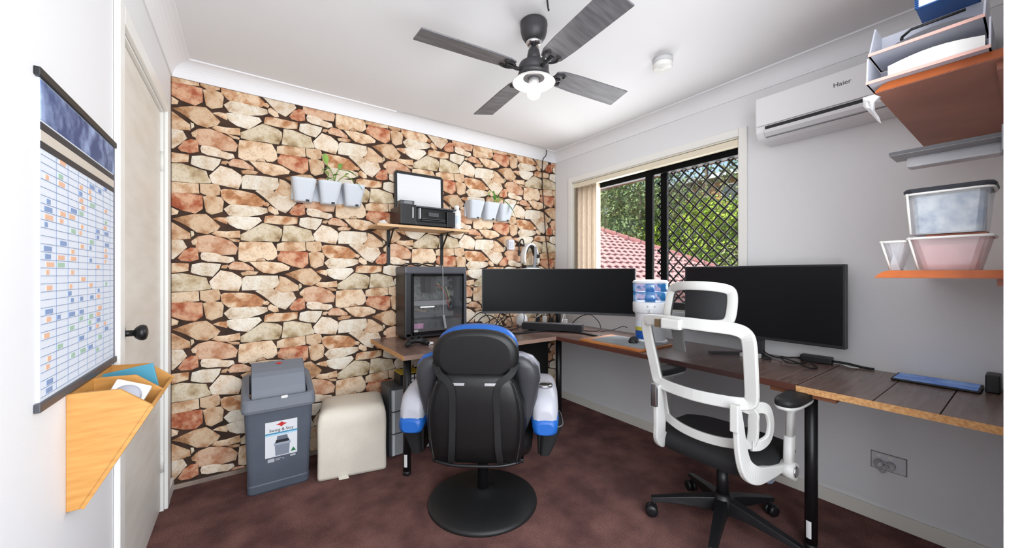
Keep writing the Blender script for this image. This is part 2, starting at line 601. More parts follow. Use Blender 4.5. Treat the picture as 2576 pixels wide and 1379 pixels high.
def stone_mat(name, pale, mid, dark, seed):
    """mottled stone print: pale, mid and weathered brown in irregular patches with fine specks"""
    m = bpy.data.materials.new(name)
    m.use_nodes = True
    nt = m.node_tree
    b = nt.nodes['Principled BSDF']
    b.inputs['Roughness'].default_value = 0.85
    b.inputs['Specular IOR Level'].default_value = 0.25
    tc = nt.nodes.new('ShaderNodeTexCoord')
    mp = nt.nodes.new('ShaderNodeMapping')
    mp.inputs['Location'].default_value = (seed * 1.37, seed * 0.61, seed * 2.11)
    nt.links.new(tc.outputs['Object'], mp.inputs['Vector'])
    n1 = nt.nodes.new('ShaderNodeTexNoise'); n1.inputs['Scale'].default_value = 15.0; n1.inputs['Detail'].default_value = 6.0; n1.inputs['Roughness'].default_value = 0.55
    n2 = nt.nodes.new('ShaderNodeTexNoise'); n2.inputs['Scale'].default_value = 95.0; n2.inputs['Detail'].default_value = 3.0
    for n in (n1, n2): nt.links.new(mp.outputs['Vector'], n.inputs['Vector'])
    r1 = nt.nodes.new('ShaderNodeValToRGB')
    e = r1.color_ramp.elements
    e[0].position = 0.26; e[0].color = lin(dark)
    e[1].position = 0.58; e[1].color = lin(pale)
    k = e.new(0.43); k.color = lin(mid)
    nt.links.new(n1.outputs['Fac'], r1.inputs['Fac'])
    r2 = nt.nodes.new('ShaderNodeValToRGB')
    r2.color_ramp.elements[0].position = 0.30; r2.color_ramp.elements[0].color = (0.50, 0.44, 0.40, 1)
    r2.color_ramp.elements[1].position = 0.46; r2.color_ramp.elements[1].color = (1, 1, 1, 1)
    nt.links.new(n2.outputs['Fac'], r2.inputs['Fac'])
    mx = nt.nodes.new('ShaderNodeMix'); mx.data_type = 'RGBA'; mx.blend_type = 'MULTIPLY'; mx.inputs[0].default_value = 0.5
    nt.links.new(r1.outputs['Color'], mx.inputs[6]); nt.links.new(r2.outputs['Color'], mx.inputs[7])
    nt.links.new(mx.outputs[2], b.inputs['Base Color'])
    bp = nt.nodes.new('ShaderNodeBump'); bp.inputs['Strength'].default_value = 0.8; bp.inputs['Distance'].default_value = 0.012
    nt.links.new(n1.outputs['Fac'], bp.inputs['Height']); nt.links.new(bp.outputs['Normal'], b.inputs['Normal'])
    return m
STONETONE = [((228, 214, 196), (212, 186, 158), (166, 122, 86)), ((214, 186, 156), (190, 148, 112), (136, 92, 60)), ((216, 170, 138), (178, 104, 74), (136, 66, 44)), ((220, 206, 182), (196, 176, 144), (148, 122, 88)),
             ((226, 200, 170), (186, 132, 92), (128, 80, 50)), ((220, 184, 156), (194, 142, 110), (140, 86, 60)), ((232, 224, 210), (222, 206, 184), (184, 150, 116)), ((228, 204, 176), (202, 162, 126), (150, 102, 68))]
stone_mats = []
for k, (c, kind, pts) in enumerate(STONES):
    a, b, d = STONETONE[kind]
    j = random.Random(k * 7 + 3).uniform(-6, 6)
    f = lambda q: tuple(max(0, min(255, v + j)) for v in q)
    stone_mats.append(stone_mat('stone_%02d' % k, f(a), f(b), f(d), k + 1))
AX, AZ, BZ = 0.541, -0.310, 0.620
placed = []
for k, (c, kind, pts) in enumerate(STONES):
    poly = [to_wall(c, p) for p in pts]
    if area2(poly) < 0: poly.reverse()
    gx_ = sum(p[0] for p in poly) / len(poly); gz_ = sum(p[1] for p in poly) / len(poly)
    poly = [(gx_ + (p[0] - gx_) * (1 + 0.0022 / math.hypot(p[0] - gx_, p[1] - gz_)), gz_ + (p[1] - gz_) * (1 + 0.0022 / math.hypot(p[0] - gx_, p[1] - gz_))) for p in poly]
    for m in range(-3, 7):
        for n in range(-5, 9):
            q = [(p[0] + m * AX, p[1] + m * AZ + n * BZ) for p in poly]
            if max(p[0] for p in q) < XW0 + 0.012 or min(p[0] for p in q) > XW1 - 0.012: continue
            if max(p[1] for p in q) < 0.035 or min(p[1] for p in q) > ZC - 0.096: continue
            whole = (min(p[0] for p in q) > XW0 + 0.003 and max(p[0] for p in q) < XW1 - 0.003 and min(p[1] for p in q) > 0.028 and max(p[1] for p in q) < ZC - 0.09)
            if not whole:
                q = clip_poly(q, XW0 + 0.003, XW1 - 0.003, 0.028, ZC - 0.09)
                if len(q) < 3 or abs(area2(q)) < 2e-4: continue
            ar = abs(area2(q))
            mx = sum(p[0] for p in q) / len(q); mz = sum(p[1] for p in q) / len(q)
            dep = mx * math.sin(YAW) + YB * math.cos(YAW)
            u = CXP + FPX * (mx * math.cos(YAW) - YB * math.sin(YAW)) / dep
            v = CYP - FPX * (mz - CAMZ) / dep
            hid = any(x0 < u < x1 and y0 < v < y1 for x0, y0, x1, y1 in ((1000, 680, 1172, 850), (612, 930, 785, 1225), (802, 1000, 975, 1200), (1050, 840, 1345, 1165), (1218, 680, 1592, 785), (1005, 440, 1105, 560)))
            placed.append((0 if hid else ar / dep ** 3, k, m, n, whole, q))
placed.sort(key=lambda t: -t[0])
base_mesh = {}
rest = MB()
for idx, (w_, k, m, n, whole, q) in enumerate(placed):
    if idx < 300:
        if whole:
            if k not in base_mesh:
                mb = MB()
                cx = sum(p[0] for p in q) / len(q); cz = sum(p[1] for p in q) / len(q)
                stone_shape(mb, [(p[0] - cx, p[1] - cz) for p in q])
                o = P('stone', mb, stone_mats[k], wall_back, world=False)
                base_mesh[k] = o.data
            else:
                cx = sum(p[0] for p in q) / len(q); cz = sum(p[1] for p in q) / len(q)
                o = bpy.data.objects.new('stone', base_mesh[k])
                COL.objects.link(o)
                o.parent = wall_back
            o.location = Vector((cx, 0, cz)) - wall_back.location
        else:
            mb = MB()
            stone_shape(mb, q)
            P('stone', mb, stone_mats[k], wall_back)
    else:
        stone_shape(rest, q, k)
o = P('small_stones', rest, stone_mats, wall_back)
o['kind'] = 'stuff'
o['label'] = 'smaller and partly hidden printed stones of the wallpaper'

# ------------------------------------------------------------------ door in the left wall
door = bpy.data.objects.new('door_1', None)
COL.objects.link(door)
door.location = (XW0, (DY0 + DY1) / 2, 0)
door['kind'] = 'structure'
door['label'] = 'closed cream painted door with a black round knob'
ROOT[door.name] = Matrix.Translation(door.location)
leaf = P('door_leaf', MB().box(XW0 - 0.05, DY0 + 0.018, 0.012, XW0 - 0.012, DY1 - 0.018, DZ - 0.018), m_door, door, bevel=0.002)
jm = MB().box(XW0 - 0.1, DY0, 0, XW0, DY0 + 0.016, DZ).box(XW0 - 0.1, DY1 - 0.016, 0, XW0, DY1, DZ).box(XW0 - 0.1, DY0 + 0.016, DZ - 0.016, XW0, DY1 - 0.016, DZ)
P('door_jamb', jm, m_trim, door)
for y0, y1, z0, z1 in ((DY0 - 0.055, DY0 + 0.006, 0, DZ + 0.055), (DY1 - 0.006, DY1 + 0.055, 0, DZ + 0.055), (DY0 + 0.006, DY1 - 0.006, DZ - 0.006, DZ + 0.055)):
    P('architrave', MB().box(XW0, y0, z0, XW0 + 0.016, y1, z1), m_trim, door, bevel=0.005)
for z in (1.78, 0.25):
    P('hinge', MB().cyl((XW0 - 0.006, DY1 - 0.017, z - 0.05), (XW0 - 0.006, DY1 - 0.017, z + 0.05), 0.008, n=10), m_trim, door)
Mk = Matrix.Translation((XW0 - 0.012, 1.838, 1.0)) @ Matrix.Rotation(PI / 2, 4, 'Y')
P('knob', MB().lathe([(0.031, 0.0), (0.031, 0.006), (0.026, 0.010), (0.011, 0.013), (0.011, 0.034), (0.020, 0.040), (0.027, 0.050), (0.028, 0.058), (0.024, 0.066), (0.012, 0.070)], 24, Mk), m_blackmetal, leaf)

# ------------------------------------------------------------------ window: frame, sliding panes, diamond grille, vertical blind
win = bpy.data.objects.new('window_1', None)
COL.objects.link(win)
win.location = (XW1, (WY0 + WY1) / 2, WZ0)
win['kind'] = 'structure'
win['label'] = 'black framed sliding window with a diamond grille'
ROOT[win.name] = Matrix.Translation(win.location)
AW = 0.045
for y0, y1, z0, z1 in ((WY0 - AW, WY0 + 0.004, WZ0 - AW, WZ1 + AW), (WY1 - 0.004, WY1 + AW, WZ0 - AW, WZ1 + AW), (WY0 + 0.004, WY1 - 0.004, WZ1 - 0.004, WZ1 + AW), (WY0 + 0.004, WY1 - 0.004, WZ0 - AW, WZ0 + 0.004)):
    P('architrave', MB().box(XW1 - 0.016, y0, z0, XW1, y1, z1), m_trim, win, bevel=0.005)
m_reveal = mat('window_reveal', (232, 228, 216), 0.45)
rv = MB().box(XW1, WY0, WZ0, XW1 + 0.12, WY0 + 0.012, WZ1).box(XW1, WY1 - 0.012, WZ0, XW1 + 0.12, WY1, WZ1).box(XW1, WY0, WZ1 - 0.012, XW1 + 0.12, WY1, WZ1).box(XW1, WY0, WZ0, XW1 + 0.12, WY1, WZ0 + 0.014)
P('window_reveal', rv, m_reveal, win)
m_al = mat('black_aluminium', (9, 9, 10), 0.6, spec=0.12)
FX0, FX1 = 2.590, 2.640
fy0, fy1, fz0, fz1 = WY0 + 0.012, WY1 - 0.012, WZ0 + 0.014, WZ1 - 0.012
FT = 0.052
P('frame_head', MB().box(FX0, fy0, fz1 - FT - 0.032, FX1, fy1, fz1), m_al, win, bevel=0.002)
P('frame_sill', MB().box(FX0, fy0, fz0, FX1, fy1, fz0 + 0.05), m_al, win, bevel=0.002)
P('frame_jamb', MB().box(FX0, fy0, fz0, FX1, fy0 + 0.018, fz1), m_al, win, bevel=0.002)
P('frame_jamb', MB().box(FX0, fy1 - 0.03, fz0, FX1, fy1, fz1), m_al, win, bevel=0.002)
P('sash_stile', MB().box(2.585, 1.752, fz0, 2.612, 1.815, fz1 - 0.05), m_al, win, bevel=0.002)
P('sash_stile', MB().box(2.618, 1.650, fz0, 2.645, 1.702, fz1 - 0.05), m_al, win, bevel=0.002)
m_glass = clear_mat('window_glass', (230, 240, 238), 0.004, 0.02, 0.02)
P('pane', MB().box(2.598, 1.815, fz0 + 0.05, 2.602, fy1 - 0.03, fz1 - 0.08), m_glass, win)
P('pane', MB().box(2.630, fy0 + 0.018, fz0 + 0.05, 2.634, 1.650, fz1 - 0.08), m_glass, win)
# diamond grille outside the right-hand pane, bar by bar
gy0, gy1, gz0, gz1 = fy0 + 0.018, 1.752, fz0 + 0.05, fz1 - 0.08
PYD, PZD = 0.083, 0.088
gx = 2.655
def seg_clip(y0, z0, dy, dz):
    """part of the line inside the grille rectangle"""
    lo, hi = -100.0, 100.0
    for p, d, a, b in ((y0, dy, gy0, gy1), (z0, dz, gz0, gz1)):
        t0, t1 = (a - p) / d, (b - p) / d
        lo, hi = max(lo, min(t0, t1)), min(hi, max(t0, t1))
    return (lo, hi) if hi - lo > 0.02 else None
for s, off in ((1, 0.0), (-1, 0.004)):
    for k in range(-16, 30):
        y0 = gy0 + k * PYD
        r = seg_clip(y0, gz0, PYD, s * PZD) if s > 0 else seg_clip(y0, gz0, -PYD, PZD)
        if not r: continue
        dy, dz = (PYD, PZD) if s > 0 else (-PYD, PZD)
        p0 = (gx + off, y0 + dy * r[0], gz0 + dz * r[0]); p1 = (gx + off, y0 + dy * r[1], gz0 + dz * r[1])
        P('grille_bar', MB().bar(p0, p1, 0.010, 0.008, up=(1, 0, 0)), m_al, win)
P('grille_frame', MB().box(2.648, gy0 - 0.016, gz0 - 0.03, 2.664, gy0, gz1 + 0.03).box(2.648, gy0, gz1, 2.664, gy1, gz1 + 0.03).box(2.648, gy0, gz0 - 0.03, 2.664, gy1, gz0), m_al, win)
# vertical blind: head rail and a stack of slats drawn to the far side
m_blind = mat('blind_cream', (190, 172, 150), 0.8, col2=(178, 158, 136), nscale=30)
m_rail = mat('blind_rail', (226, 216, 194), 0.45)
blind = thing('vertical_blind', 'cream vertical blind drawn back beside the black framed window', 'blind', (2.545, 2.4, WZ0))
P('head_rail', MB().box(2.530, WY0 + 0.014, 2.018, 2.575, WY1 - 0.014, 2.060), m_rail, blind, bevel=0.003)
for k in range(13):
    y = 2.275 + k * 0.0215
    a = math.radians(14 + (k % 3) * 4)
    pts = []
    for i in range(5):
        t = (i / 4 - 0.5) * 0.075
        pts.append((t, 0.006 * math.cos(PI * (i / 4 - 0.5))))
    rings = []
    for z in (WZ0 + 0.03, 2.016):
        rg = []
        for sgn in (1, -1):
            for t, c in (pts if sgn > 0 else reversed(pts)):
                rg.append(Vector((2.556 + math.cos(a) * t - math.sin(a) * (c + sgn * 0.0006) * 0.6, y + math.sin(a) * t + math.cos(a) * (c + sgn * 0.0006), z)))
        rings.append(rg)
    P('blind_slat', MB().loft(rings, smooth=False), m_blind, blind)

# ------------------------------------------------------------------ outside: own eaves, neighbouring roof, houses, trees, slope
m_soffit = mat('soffit_pink', (206, 168, 160), 0.7)
struct('eaves_soffit', MB().box(2.647, -0.2, 2.125, 3.13, 5.0, 2.14), m_soffit, label='pink painted eaves lining above the window')
struct('eaves_fascia', MB().box(3.13, -0.2, 2.118, 3.16, 5.0, 2.30), mat('fascia_brown', (176, 122, 112), 0.6), label='pink brown fascia board along the eaves')

m_grass = mat('hill_grass', (92, 104, 60), 0.95, col2=(128, 112, 78), nscale=0.8)
hs = MB()
NX, NY = 14, 10
hv = []
for i in range(NX + 1):
    for j in range(NY + 1):
        x = 3.2 + i * 4.0; y = -12 + j * 7.0
        z = -2.6 + max(0, x - 11) * 0.20 + 0.4 * math.sin(x * 0.7 + y * 0.4)
        hv.append((x, y, z))
hf = [(i * (NY + 1) + j, (i + 1) * (NY + 1) + j, (i + 1) * (NY + 1) + j + 1, i * (NY + 1) + j + 1) for i in range(NX) for j in range(NY)]
hs.add(hv, hf, 0, True)
struct('hillside_ground', hs, m_grass, label='grassy slope rising behind the neighbouring roof')

# neighbour: hipped roof of pink tiles over brick walls
nb = thing('neighbour_house', 'house next door with a pink tiled hip roof seen through the window', 'house', (6.5, 5.0, -2.6))
m_tile = mat('roof_tile', (208, 150, 143), 0.8, col2=(224, 176, 168), nscale=3.0, lo=0.3, hi=0.7)
m_tileridge = mat('roof_ridge', (200, 140, 132), 0.75)
m_brick = mat('brick_brown', (150, 108, 76), 0.85, col2=(178, 136, 98), nscale=9)
YE, ZE, PIT = 3.80, 0.636, 0.5
XC = 12.11
P('brick_wall', MB().box(3.5, YE + 0.45, -2.7, XC - 0.45, YE + 8.2, ZE - 0.02), m_brick, nb)
P('gutter', MB().tube([(3.4, YE - 0.06, ZE - 0.03), (XC + 0.06, YE - 0.06, ZE - 0.03)], 0.06, 8), m_black, nb)
P('soffit', MB().box(3.4, YE, ZE - 0.06, XC, YE + 0.5, ZE - 0.03), m_soffit, nb)
YT = 7.875
XT = XC - (YT - YE)
rf = MB()
rf.add([(3.4, YE, ZE), (XC, YE, ZE), (XT, YT, ZE + PIT * (YT - YE)), (3.4, YT, ZE + PIT * (YT - YE)), (XC, YE + 8.2, ZE), (XT, YE + 8.2 - (YT - YE), ZE + PIT * (YT - YE))],
       [(0, 1, 2, 3), (1, 4, 5, 2)])
roof = P('roof', rf, m_tile, nb, fix=False)
slope = math.atan(PIT)
TW, TG = 0.235, 0.225          # tile width and gauge along the slope
def tile_shape():
    mb = MB()
    prof = [(0.0, 0.0), (0.04, 0.020), (0.085, 0.028), (0.13, 0.016), (0.18, 0.004), (0.235, 0.002)]
    L = TG + 0.02
    top, bot = [], []
    for x, h in prof:
        top.append((x, 0.0, h + 0.028)); bot.append((x, L, h + 0.002))
    n = len(prof)
    foot = [(x, 0.0, h + 0.002) for x, h in prof]
    mb.add(top + bot + foot, [(i, i + 1, n + i + 1, n + i) for i in range(n - 1)] + [(2 * n + i, 2 * n + i + 1, i + 1, i) for i in range(n - 1)], 0, False)
    return mb
tile0 = None
hidden_tiles = []
cosS, sinS = math.cos(slope), math.sin(slope)
rows = int((YT - YE) / (TG * cosS))
for r in range(rows):
    y = YE + r * TG * cosS
    z = ZE + PIT * (y - YE) + 0.004
    xmax = XC - (y - YE) - TW - 0.02
    xmin = 3.45
    c = 0
    x = xmax - 0.15 * (r % 2)
    while x > xmin:
        dp_ = x * math.sin(YAW) + y * math.cos(YAW)
        u_ = CXP + FPX * (x * math.cos(YAW) - y * math.sin(YAW)) / dp_
        v_ = CYP - FPX * (z - CAMZ) / dp_
        if u_ < 1480 or u_ > 1885 or (u_ < 1585 and v_ > 695) or (u_ > 1735 and v_ > 690) or v_ > 770:
            hidden_tiles.append((x, y, z))
            x -= TW
            continue
        if tile0 is None:
            tile0 = P('roof_tile', tile_shape(), m_tile, roof, world=False, fix=False)
            ob = tile0
        else:
            ob = bpy.data.objects.new('roof_tile', tile0.data)
            COL.objects.link(ob)
            ob.parent = roof
        ob.location = Vector((x, y, z)) - nb.location
        ob.rotation_euler = (slope, 0, 0)
        x -= TW
hid = MB()
for (x, y, z) in hidden_tiles:
    one = tile_shape()
    Rx_ = Matrix.Rotation(slope, 3, 'X')
    hid.add([Vector((x, y, z)) + Rx_ @ p for p in one.v], one.f)
ht = P('roof_tiles_beyond', hid, m_tile, roof, fix=False)
ht['kind'] = 'stuff'
ra, rb = Vector((XC, YE, ZE + 0.03)), Vector((XT, YT, ZE + PIT * (YT - YE) + 0.03))
nseg = 17
for i in range(nseg):
    a, b = ra.lerp(rb, i / nseg), ra.lerp(rb, (i + 1.12) / nseg)
    P('ridge_cap', MB().cyl(a, b, 0.10, 0.085, n=8, smooth=False), m_tileridge, roof)

def far_house(x, y, z, w, d, h, label):
    t = thing('hill_house', label, 'house', (x, y, z))
    P('brick_wall', MB().box(x, y, z - 3, x + d, y + w, z + h), m_brick, t)
    ov = 0.6
    r = MB()
    hz = z + h
    r.add([(x - ov, y - ov, hz), (x + d + ov, y - ov, hz), (x + d + ov, y + w + ov, hz), (x - ov, y + w + ov, hz), (x + d / 2, y + d / 2, hz + 1.3), (x + d / 2, y + w - d / 2, hz + 1.3),
           (x - ov, y - ov, hz - 0.18), (x + d + ov, y - ov, hz - 0.18), (x + d + ov, y + w + ov, hz - 0.18), (x - ov, y + w + ov, hz - 0.18)],
          [(0, 1, 4), (1, 2, 5, 4), (2, 3, 5), (3, 0, 4, 5), (0, 6, 7, 1), (1, 7, 8, 2), (2, 8, 9, 3), (3, 9, 6, 0), (6, 9, 8, 7)])
    P('roof', r, mat('roof_grey', (186, 190, 198), 0.5), t)
    for k in range(3):
        yy = y + w * (0.2 + 0.28 * k)
        wd = P('window', MB().box(x - 0.05, yy, z + h - 1.7, x + 0.05, yy + 1.3, z + h - 0.6), m_white, t, bevel=0.01)
        P('pane', MB().box(x - 0.07, yy + 0.08, z + h - 1.62, x - 0.045, yy + 1.22, z + h - 0.68), mat('dark_pane', (60, 70, 76), 0.1), wd)
    return t
far_house(25.0, 8.0, 3.0, 13.0, 8.0, 4.55, 'brown brick house with a grey roof up the slope')

m_bark = mat('bark_grey', (146, 132, 116), 0.9, col2=(104, 92, 80), nscale=8, stretch=(1, 1, 0.2))
def leaf_mat(name, c1, c2):
    return mat(name, c1, 0.65, col2=c2, nscale=1.3, ndetail=5, lo=0.35, hi=0.65, spec=0.25)
m_leafA = leaf_mat('leaf_soft', (96, 122, 74), (132, 152, 104))
m_leafB = leaf_mat('leaf_bright', (124, 158, 54), (172, 196, 76))
m_leafC = leaf_mat('leaf_deep', (70, 104, 46), (112, 144, 66))
m_leafD = leaf_mat('leaf_olive', (120, 128, 88), (156, 158, 112))
def tree(name, label, x, y, z, h, rx, rz, zc, ml, n, seed, leaf=0.17, group='trees and bushes behind the neighbouring roof'):
    """trunk with limbs and a crown of separate leaf blades gathered in clumps"""
    K = 1.2
    x, y, z, zc, h, rx, rz = x * K, y * K, CAMZ + (z - CAMZ) * K, CAMZ + (zc - CAMZ) * K, h * K, rx * K, rz * K
    n = int(n * 1.7)
    leaf *= 0.9
    R = random.Random(seed)
    t = thing(name, label, 'tree' if 'tree' in name else 'bush', (x, y, z), 0, group)
    tr = MB()
    top = Vector((x + R.uniform(-.4, .4), y + R.uniform(-.4, .4), z + h * 0.88))
    mid = Vector((x, y, z)).lerp(top, 0.5) + Vector((R.uniform(-.2, .2), R.uniform(-.2, .2), 0))
    tr.tube(smooth([(x, y, z - 0.4), mid, top], 5), [0.16 - 0.011 * i for i in range(11)] if h > 3 else 0.05, 7)
    limbs = []
    for k in range(7):
        a = R.uniform(0, 2 * PI)
        s = Vector((x, y, z)).lerp(top, R.uniform(0.35, 0.8))
        e = s + Vector((math.cos(a) * rx * 0.75, math.sin(a) * rx * 0.75, rz * R.uniform(0.15, 0.7)))
        tr.tube([s, s.lerp(e, 0.5) + Vector((0, 0, -0.1)), e], [0.06, 0.04, 0.015] if h > 3 else [0.03, 0.02, 0.01], 5)
        limbs.append(e)
    P('trunk', tr, m_bark, t)
    fo = MB()
    clumps = []
    for k in range(max(10, n // 60)):
        while True:
            v = Vector((R.uniform(-1, 1), R.uniform(-1, 1), R.uniform(-1, 1)))
            if 0.25 < v.length < 1: break
        clumps.append(Vector((x + v.x * rx, y + v.y * rx, zc + v.z * rz)))
    vs, fs = [], []
    cr = 0.30 * (rx + rz) / 2 + 0.1
    for k in range(n):
        c = R.choice(clumps)
        p = c + Vector((R.gauss(0, cr * .55), R.gauss(0, cr * .55), R.gauss(0, cr * .42)))
        L = leaf * R.uniform(0.6, 1.3)
        d = Vector((R.gauss(0, 1), R.gauss(0, 1), R.gauss(-0.3, 0.7))).normalized()
        sd = d.cross(Vector((R.gauss(0, 1), R.gauss(0, 1), R.gauss(0, 1)))).normalized() * L * 0.33
        o = len(vs)
        vs += [p, p + d * L * 0.5 + sd, p + d * L, p + d * L * 0.5 - sd]
        fs.append((o, o + 1, o + 2, o + 3))
    fo.add(vs, fs)
    P('foliage', fo, ml, t, fix=False)
    return t
# placed along sight lines through the window; distance sets the true size
tree('gum_tree', 'tall soft green gum tree beside the drawn blind', 12.5, 11.2, -1.0, 8.5, 2.4, 2.9, 4.3, m_leafA, 5200, 1)
tree('gum_tree', 'grey green gum tree left of the black sash bars', 12.0, 8.6, -1.0, 7.0, 2.0, 2.5, 3.6, m_leafA, 4600, 2)
tree('gum_tree', 'round mid green tree just above the hip of the tiled roof', 11.5, 9.9, -1.2, 5.5, 1.6, 1.6, 2.1, m_leafC, 3200, 3, 0.15)
tree('leafy_tree', 'bright yellow green tree behind the grille beside the sash bars', 12.3, 6.9, -1.2, 4.6, 1.45, 1.6, 2.05, m_leafB, 3400, 4)
tree('leafy_tree', 'bright green tree in the middle of the grille', 12.0, 5.7, -1.3, 4.5, 1.25, 1.5, 1.95, m_leafB, 3000, 5)
tree('leafy_tree', 'deep green tree near the window frame behind the grille', 12.6, 4.6, -1.3, 4.8, 1.3, 1.6, 2.2, m_leafC, 3000, 6)
tree('slender_tree', 'slender tree with thin leaves reaching into the pale sky', 14.5, 5.8, -0.6, 9.2, 1.5, 1.5, 6.3, m_leafC, 1100, 7, 0.2)
tree('slender_tree', 'bare grey trunked tree in front of the brown brick house', 13.6, 6.6, -0.8, 7.5, 1.1, 2.4, 3.6, m_leafD, 900, 8)
tree('low_bush', 'olive bush low behind the roof edge near the window frame', 11.4, 4.5, -1.7, 2.8, 1.3, 1.1, 0.7, m_leafD, 2400, 9, 0.13)
tree('low_bush', 'green bush low behind the middle of the roof hip', 11.4, 6.1, -1.7, 2.8, 1.4, 1.1, 0.9, m_leafC, 2400, 10, 0.13)
tree('gum_tree', 'distant grey green tree at the back of the slope', 19.0, 14.8, 0.2, 10, 3.0, 3.6, 6.0, m_leafD, 3600, 11, 0.24)
tree('gum_tree', 'distant olive tree crossing the sash bars', 19.5, 12.0, 0.2, 5.5, 2.6, 2.2, 3.3, m_leafD, 3200, 12, 0.24)
tree('gum_tree', 'distant deep green tree under the brown brick house', 19.5, 9.0, -0.2, 4.6, 2.6, 1.7, 2.4, m_leafC, 3200, 13, 0.22)
tree('gum_tree', 'distant bright tree at the far side of the grille', 18.5, 6.6, -0.2, 4.6, 2.2, 1.7, 2.4, m_leafB, 2600, 14, 0.22)

# ------------------------------------------------------------------ ceiling fan with lamp
FXc, FYc, ZBL = 1.111, 1.388, 2.157
fan = thing('ceiling_fan', 'charcoal four blade ceiling fan with a clear glass lamp below', 'ceiling fan', (FXc, FYc, ZC))
m_fan = mat('fan_charcoal', (58, 57, 60), 0.42, metal=0.2)
m_blade = mat('fan_blade', (112, 111, 115), 0.5, col2=(88, 87, 91), nscale=7, stretch=(1, 8, 1))
Mf = Matrix.Translation((FXc, FYc, 0))
P('canopy', MB().lathe([(0.058, 2.40), (0.064, 2.394), (0.065, 2.380), (0.063, 2.374), (0.063, 2.356), (0.056, 2.330), (0.044, 2.312), (0.036, 2.306)], 32, Mf), m_fan, fan)
P('canopy_trim', MB().lathe([(0.036, 2.308), (0.037, 2.300), (0.033, 2.291), (0.022, 2.287)], 28, Mf), m_chrome, fan)
P('downrod', MB().cyl((FXc, FYc, 2.295), (FXc, FYc, 2.24), 0.0115), m_fan, fan)
P('coupling', MB().lathe([(0.018, 2.275), (0.026, 2.266), (0.031, 2.242), (0.034, 2.212)], 24, Mf), m_fan, fan)
P('motor_housing', MB().lathe([(0.030, 2.218), (0.050, 2.210), (0.066, 2.200), (0.071, 2.190), (0.071, 2.166), (0.066, 2.158), (0.074, 2.154), (0.076, 2.144), (0.064, 2.136), (0.046, 2.132)], 36, Mf), m_fan, fan)
for k in range(4):
    a = math.radians(-5.5 + 90 * k)
    R3 = Matrix.Rotation(a, 3, 'Z') @ Matrix.Rotation(math.radians(-11), 3, 'X')
    C = Vector((FXc, FYc, ZBL + 0.012))
    def bp(x, y, z):
        return C + R3 @ Vector((x, y, z))
    out2 = [(0.115, -0.038), (0.15, -0.052), (0.24, -0.058), (0.555, -0.063), (0.555, 0.063), (0.24, 0.058), (0.15, 0.052), (0.115, 0.038)]
    bl = MB()
    bl.add([bp(x, y, -0.003) for x, y in out2] + [bp(x, y, 0.003) for x, y in out2],
           [list(reversed(range(8))), list(range(8, 16))] + [[i, (i + 1) % 8, 8 + (i + 1) % 8, 8 + i] for i in range(8)])
    blade = P('blade', bl, m_blade, fan)
    br = MB()
    br.tube(smooth([bp(0.058, 0, -0.002), bp(0.085, 0, -0.012), bp(0.115, 0, -0.010), bp(0.15, 0, -0.006)], 4), 0.009, 8)
    for s in (1, -1):
        br.tube(smooth([bp(0.10, 0, -0.010), bp(0.115, s * 0.022, -0.009), bp(0.138, s * 0.036, -0.007), bp(0.165, s * 0.030, -0.006), bp(0.158, s * 0.016, -0.006)], 4), 0.0055, 6)
        br.cyl(bp(0.150, s * 0.036, -0.009), bp(0.150, s * 0.036, 0.002), 0.007, n=8)
    P('blade_iron', br, mat('fan_iron', (30, 30, 32), 0.4), blade)
m_shade_in = mat('lamp_shade_glass', (236, 236, 236), 0.12, trans=0.55, ior=1.3)
sh = MB()
sh.lathe([(0.050, 2.140), (0.056, 2.136), (0.078, 2.128), (0.096, 2.118), (0.102, 2.112), (0.100, 2.110), (0.093, 2.115), (0.075, 2.124), (0.054, 2.131), (0.046, 2.136)], 40, Mf, cap=False)
P('lamp_shade', sh, m_shade_in, fan)
P('lamp_holder', MB().lathe([(0.024, 2.140), (0.024, 2.108), (0.020, 2.102), (0.014, 2.100)], 24, Mf), mat('lamp_holder_grey', (176, 176, 178), 0.3, metal=0.5), fan)
m_bulb = clear_mat('bulb_glass', (255, 252, 245), 0.10, 0.03, 0.25)
bulb = P('bulb', MB().lathe([(0.013, 2.102), (0.014, 2.096), (0.022, 2.084), (0.030, 2.070), (0.032, 2.058), (0.028, 2.046), (0.017, 2.038), (0.004, 2.035)], 26, Mf), m_bulb, fan)
fl = MB()
for k in range(5):
    a = 2 * PI * k / 5
    fl.tube([(FXc + 0.006 * math.cos(a), FYc + 0.006 * math.sin(a), 2.095), (FXc + 0.011 * math.cos(a), FYc + 0.011 * math.sin(a), 2.056)], 0.0012, 5)
P('filament', fl, mat('filament', (255, 240, 215), 0.5, emit=(255, 240, 220), estr=5.0), bulb)
add_light('fan_lamp_light', 'POINT', (FXc, FYc, 2.050), 2.0, (1.0, 0.965, 0.92), shadow_soft_size=0.03)

hk = MB().tube(smooth([(1.068, 1.240, 2.398), (1.066, 1.234, 2.37), (1.062, 1.226, 2.345), (1.058, 1.219, 2.338), (1.050, 1.216, 2.348), (1.046, 1.216, 2.375)], 5), 0.0035, 8)
tag(P('cable_loop', hk, m_cable), 'short black loop of cable hanging from the ceiling beside the fan', 'cable')

# smoke alarm
Ms = Matrix.Translation((1.885, 1.212, 0))
sm = thing('smoke_alarm', 'round white smoke alarm on the ceiling', 'smoke alarm', (1.885, 1.212, ZC))
P('base', MB().lathe([(0.052, 2.40), (0.054, 2.392), (0.054, 2.378), (0.050, 2.374)], 36, Ms), mat('alarm_grey', (196, 196, 198), 0.5), sm)
P('body', MB().lathe([(0.050, 2.375), (0.053, 2.368), (0.052, 2.352), (0.044, 2.345), (0.012, 2.343), (0.010, 2.341), (0.004, 2.341)], 36, Ms), m_white, sm)

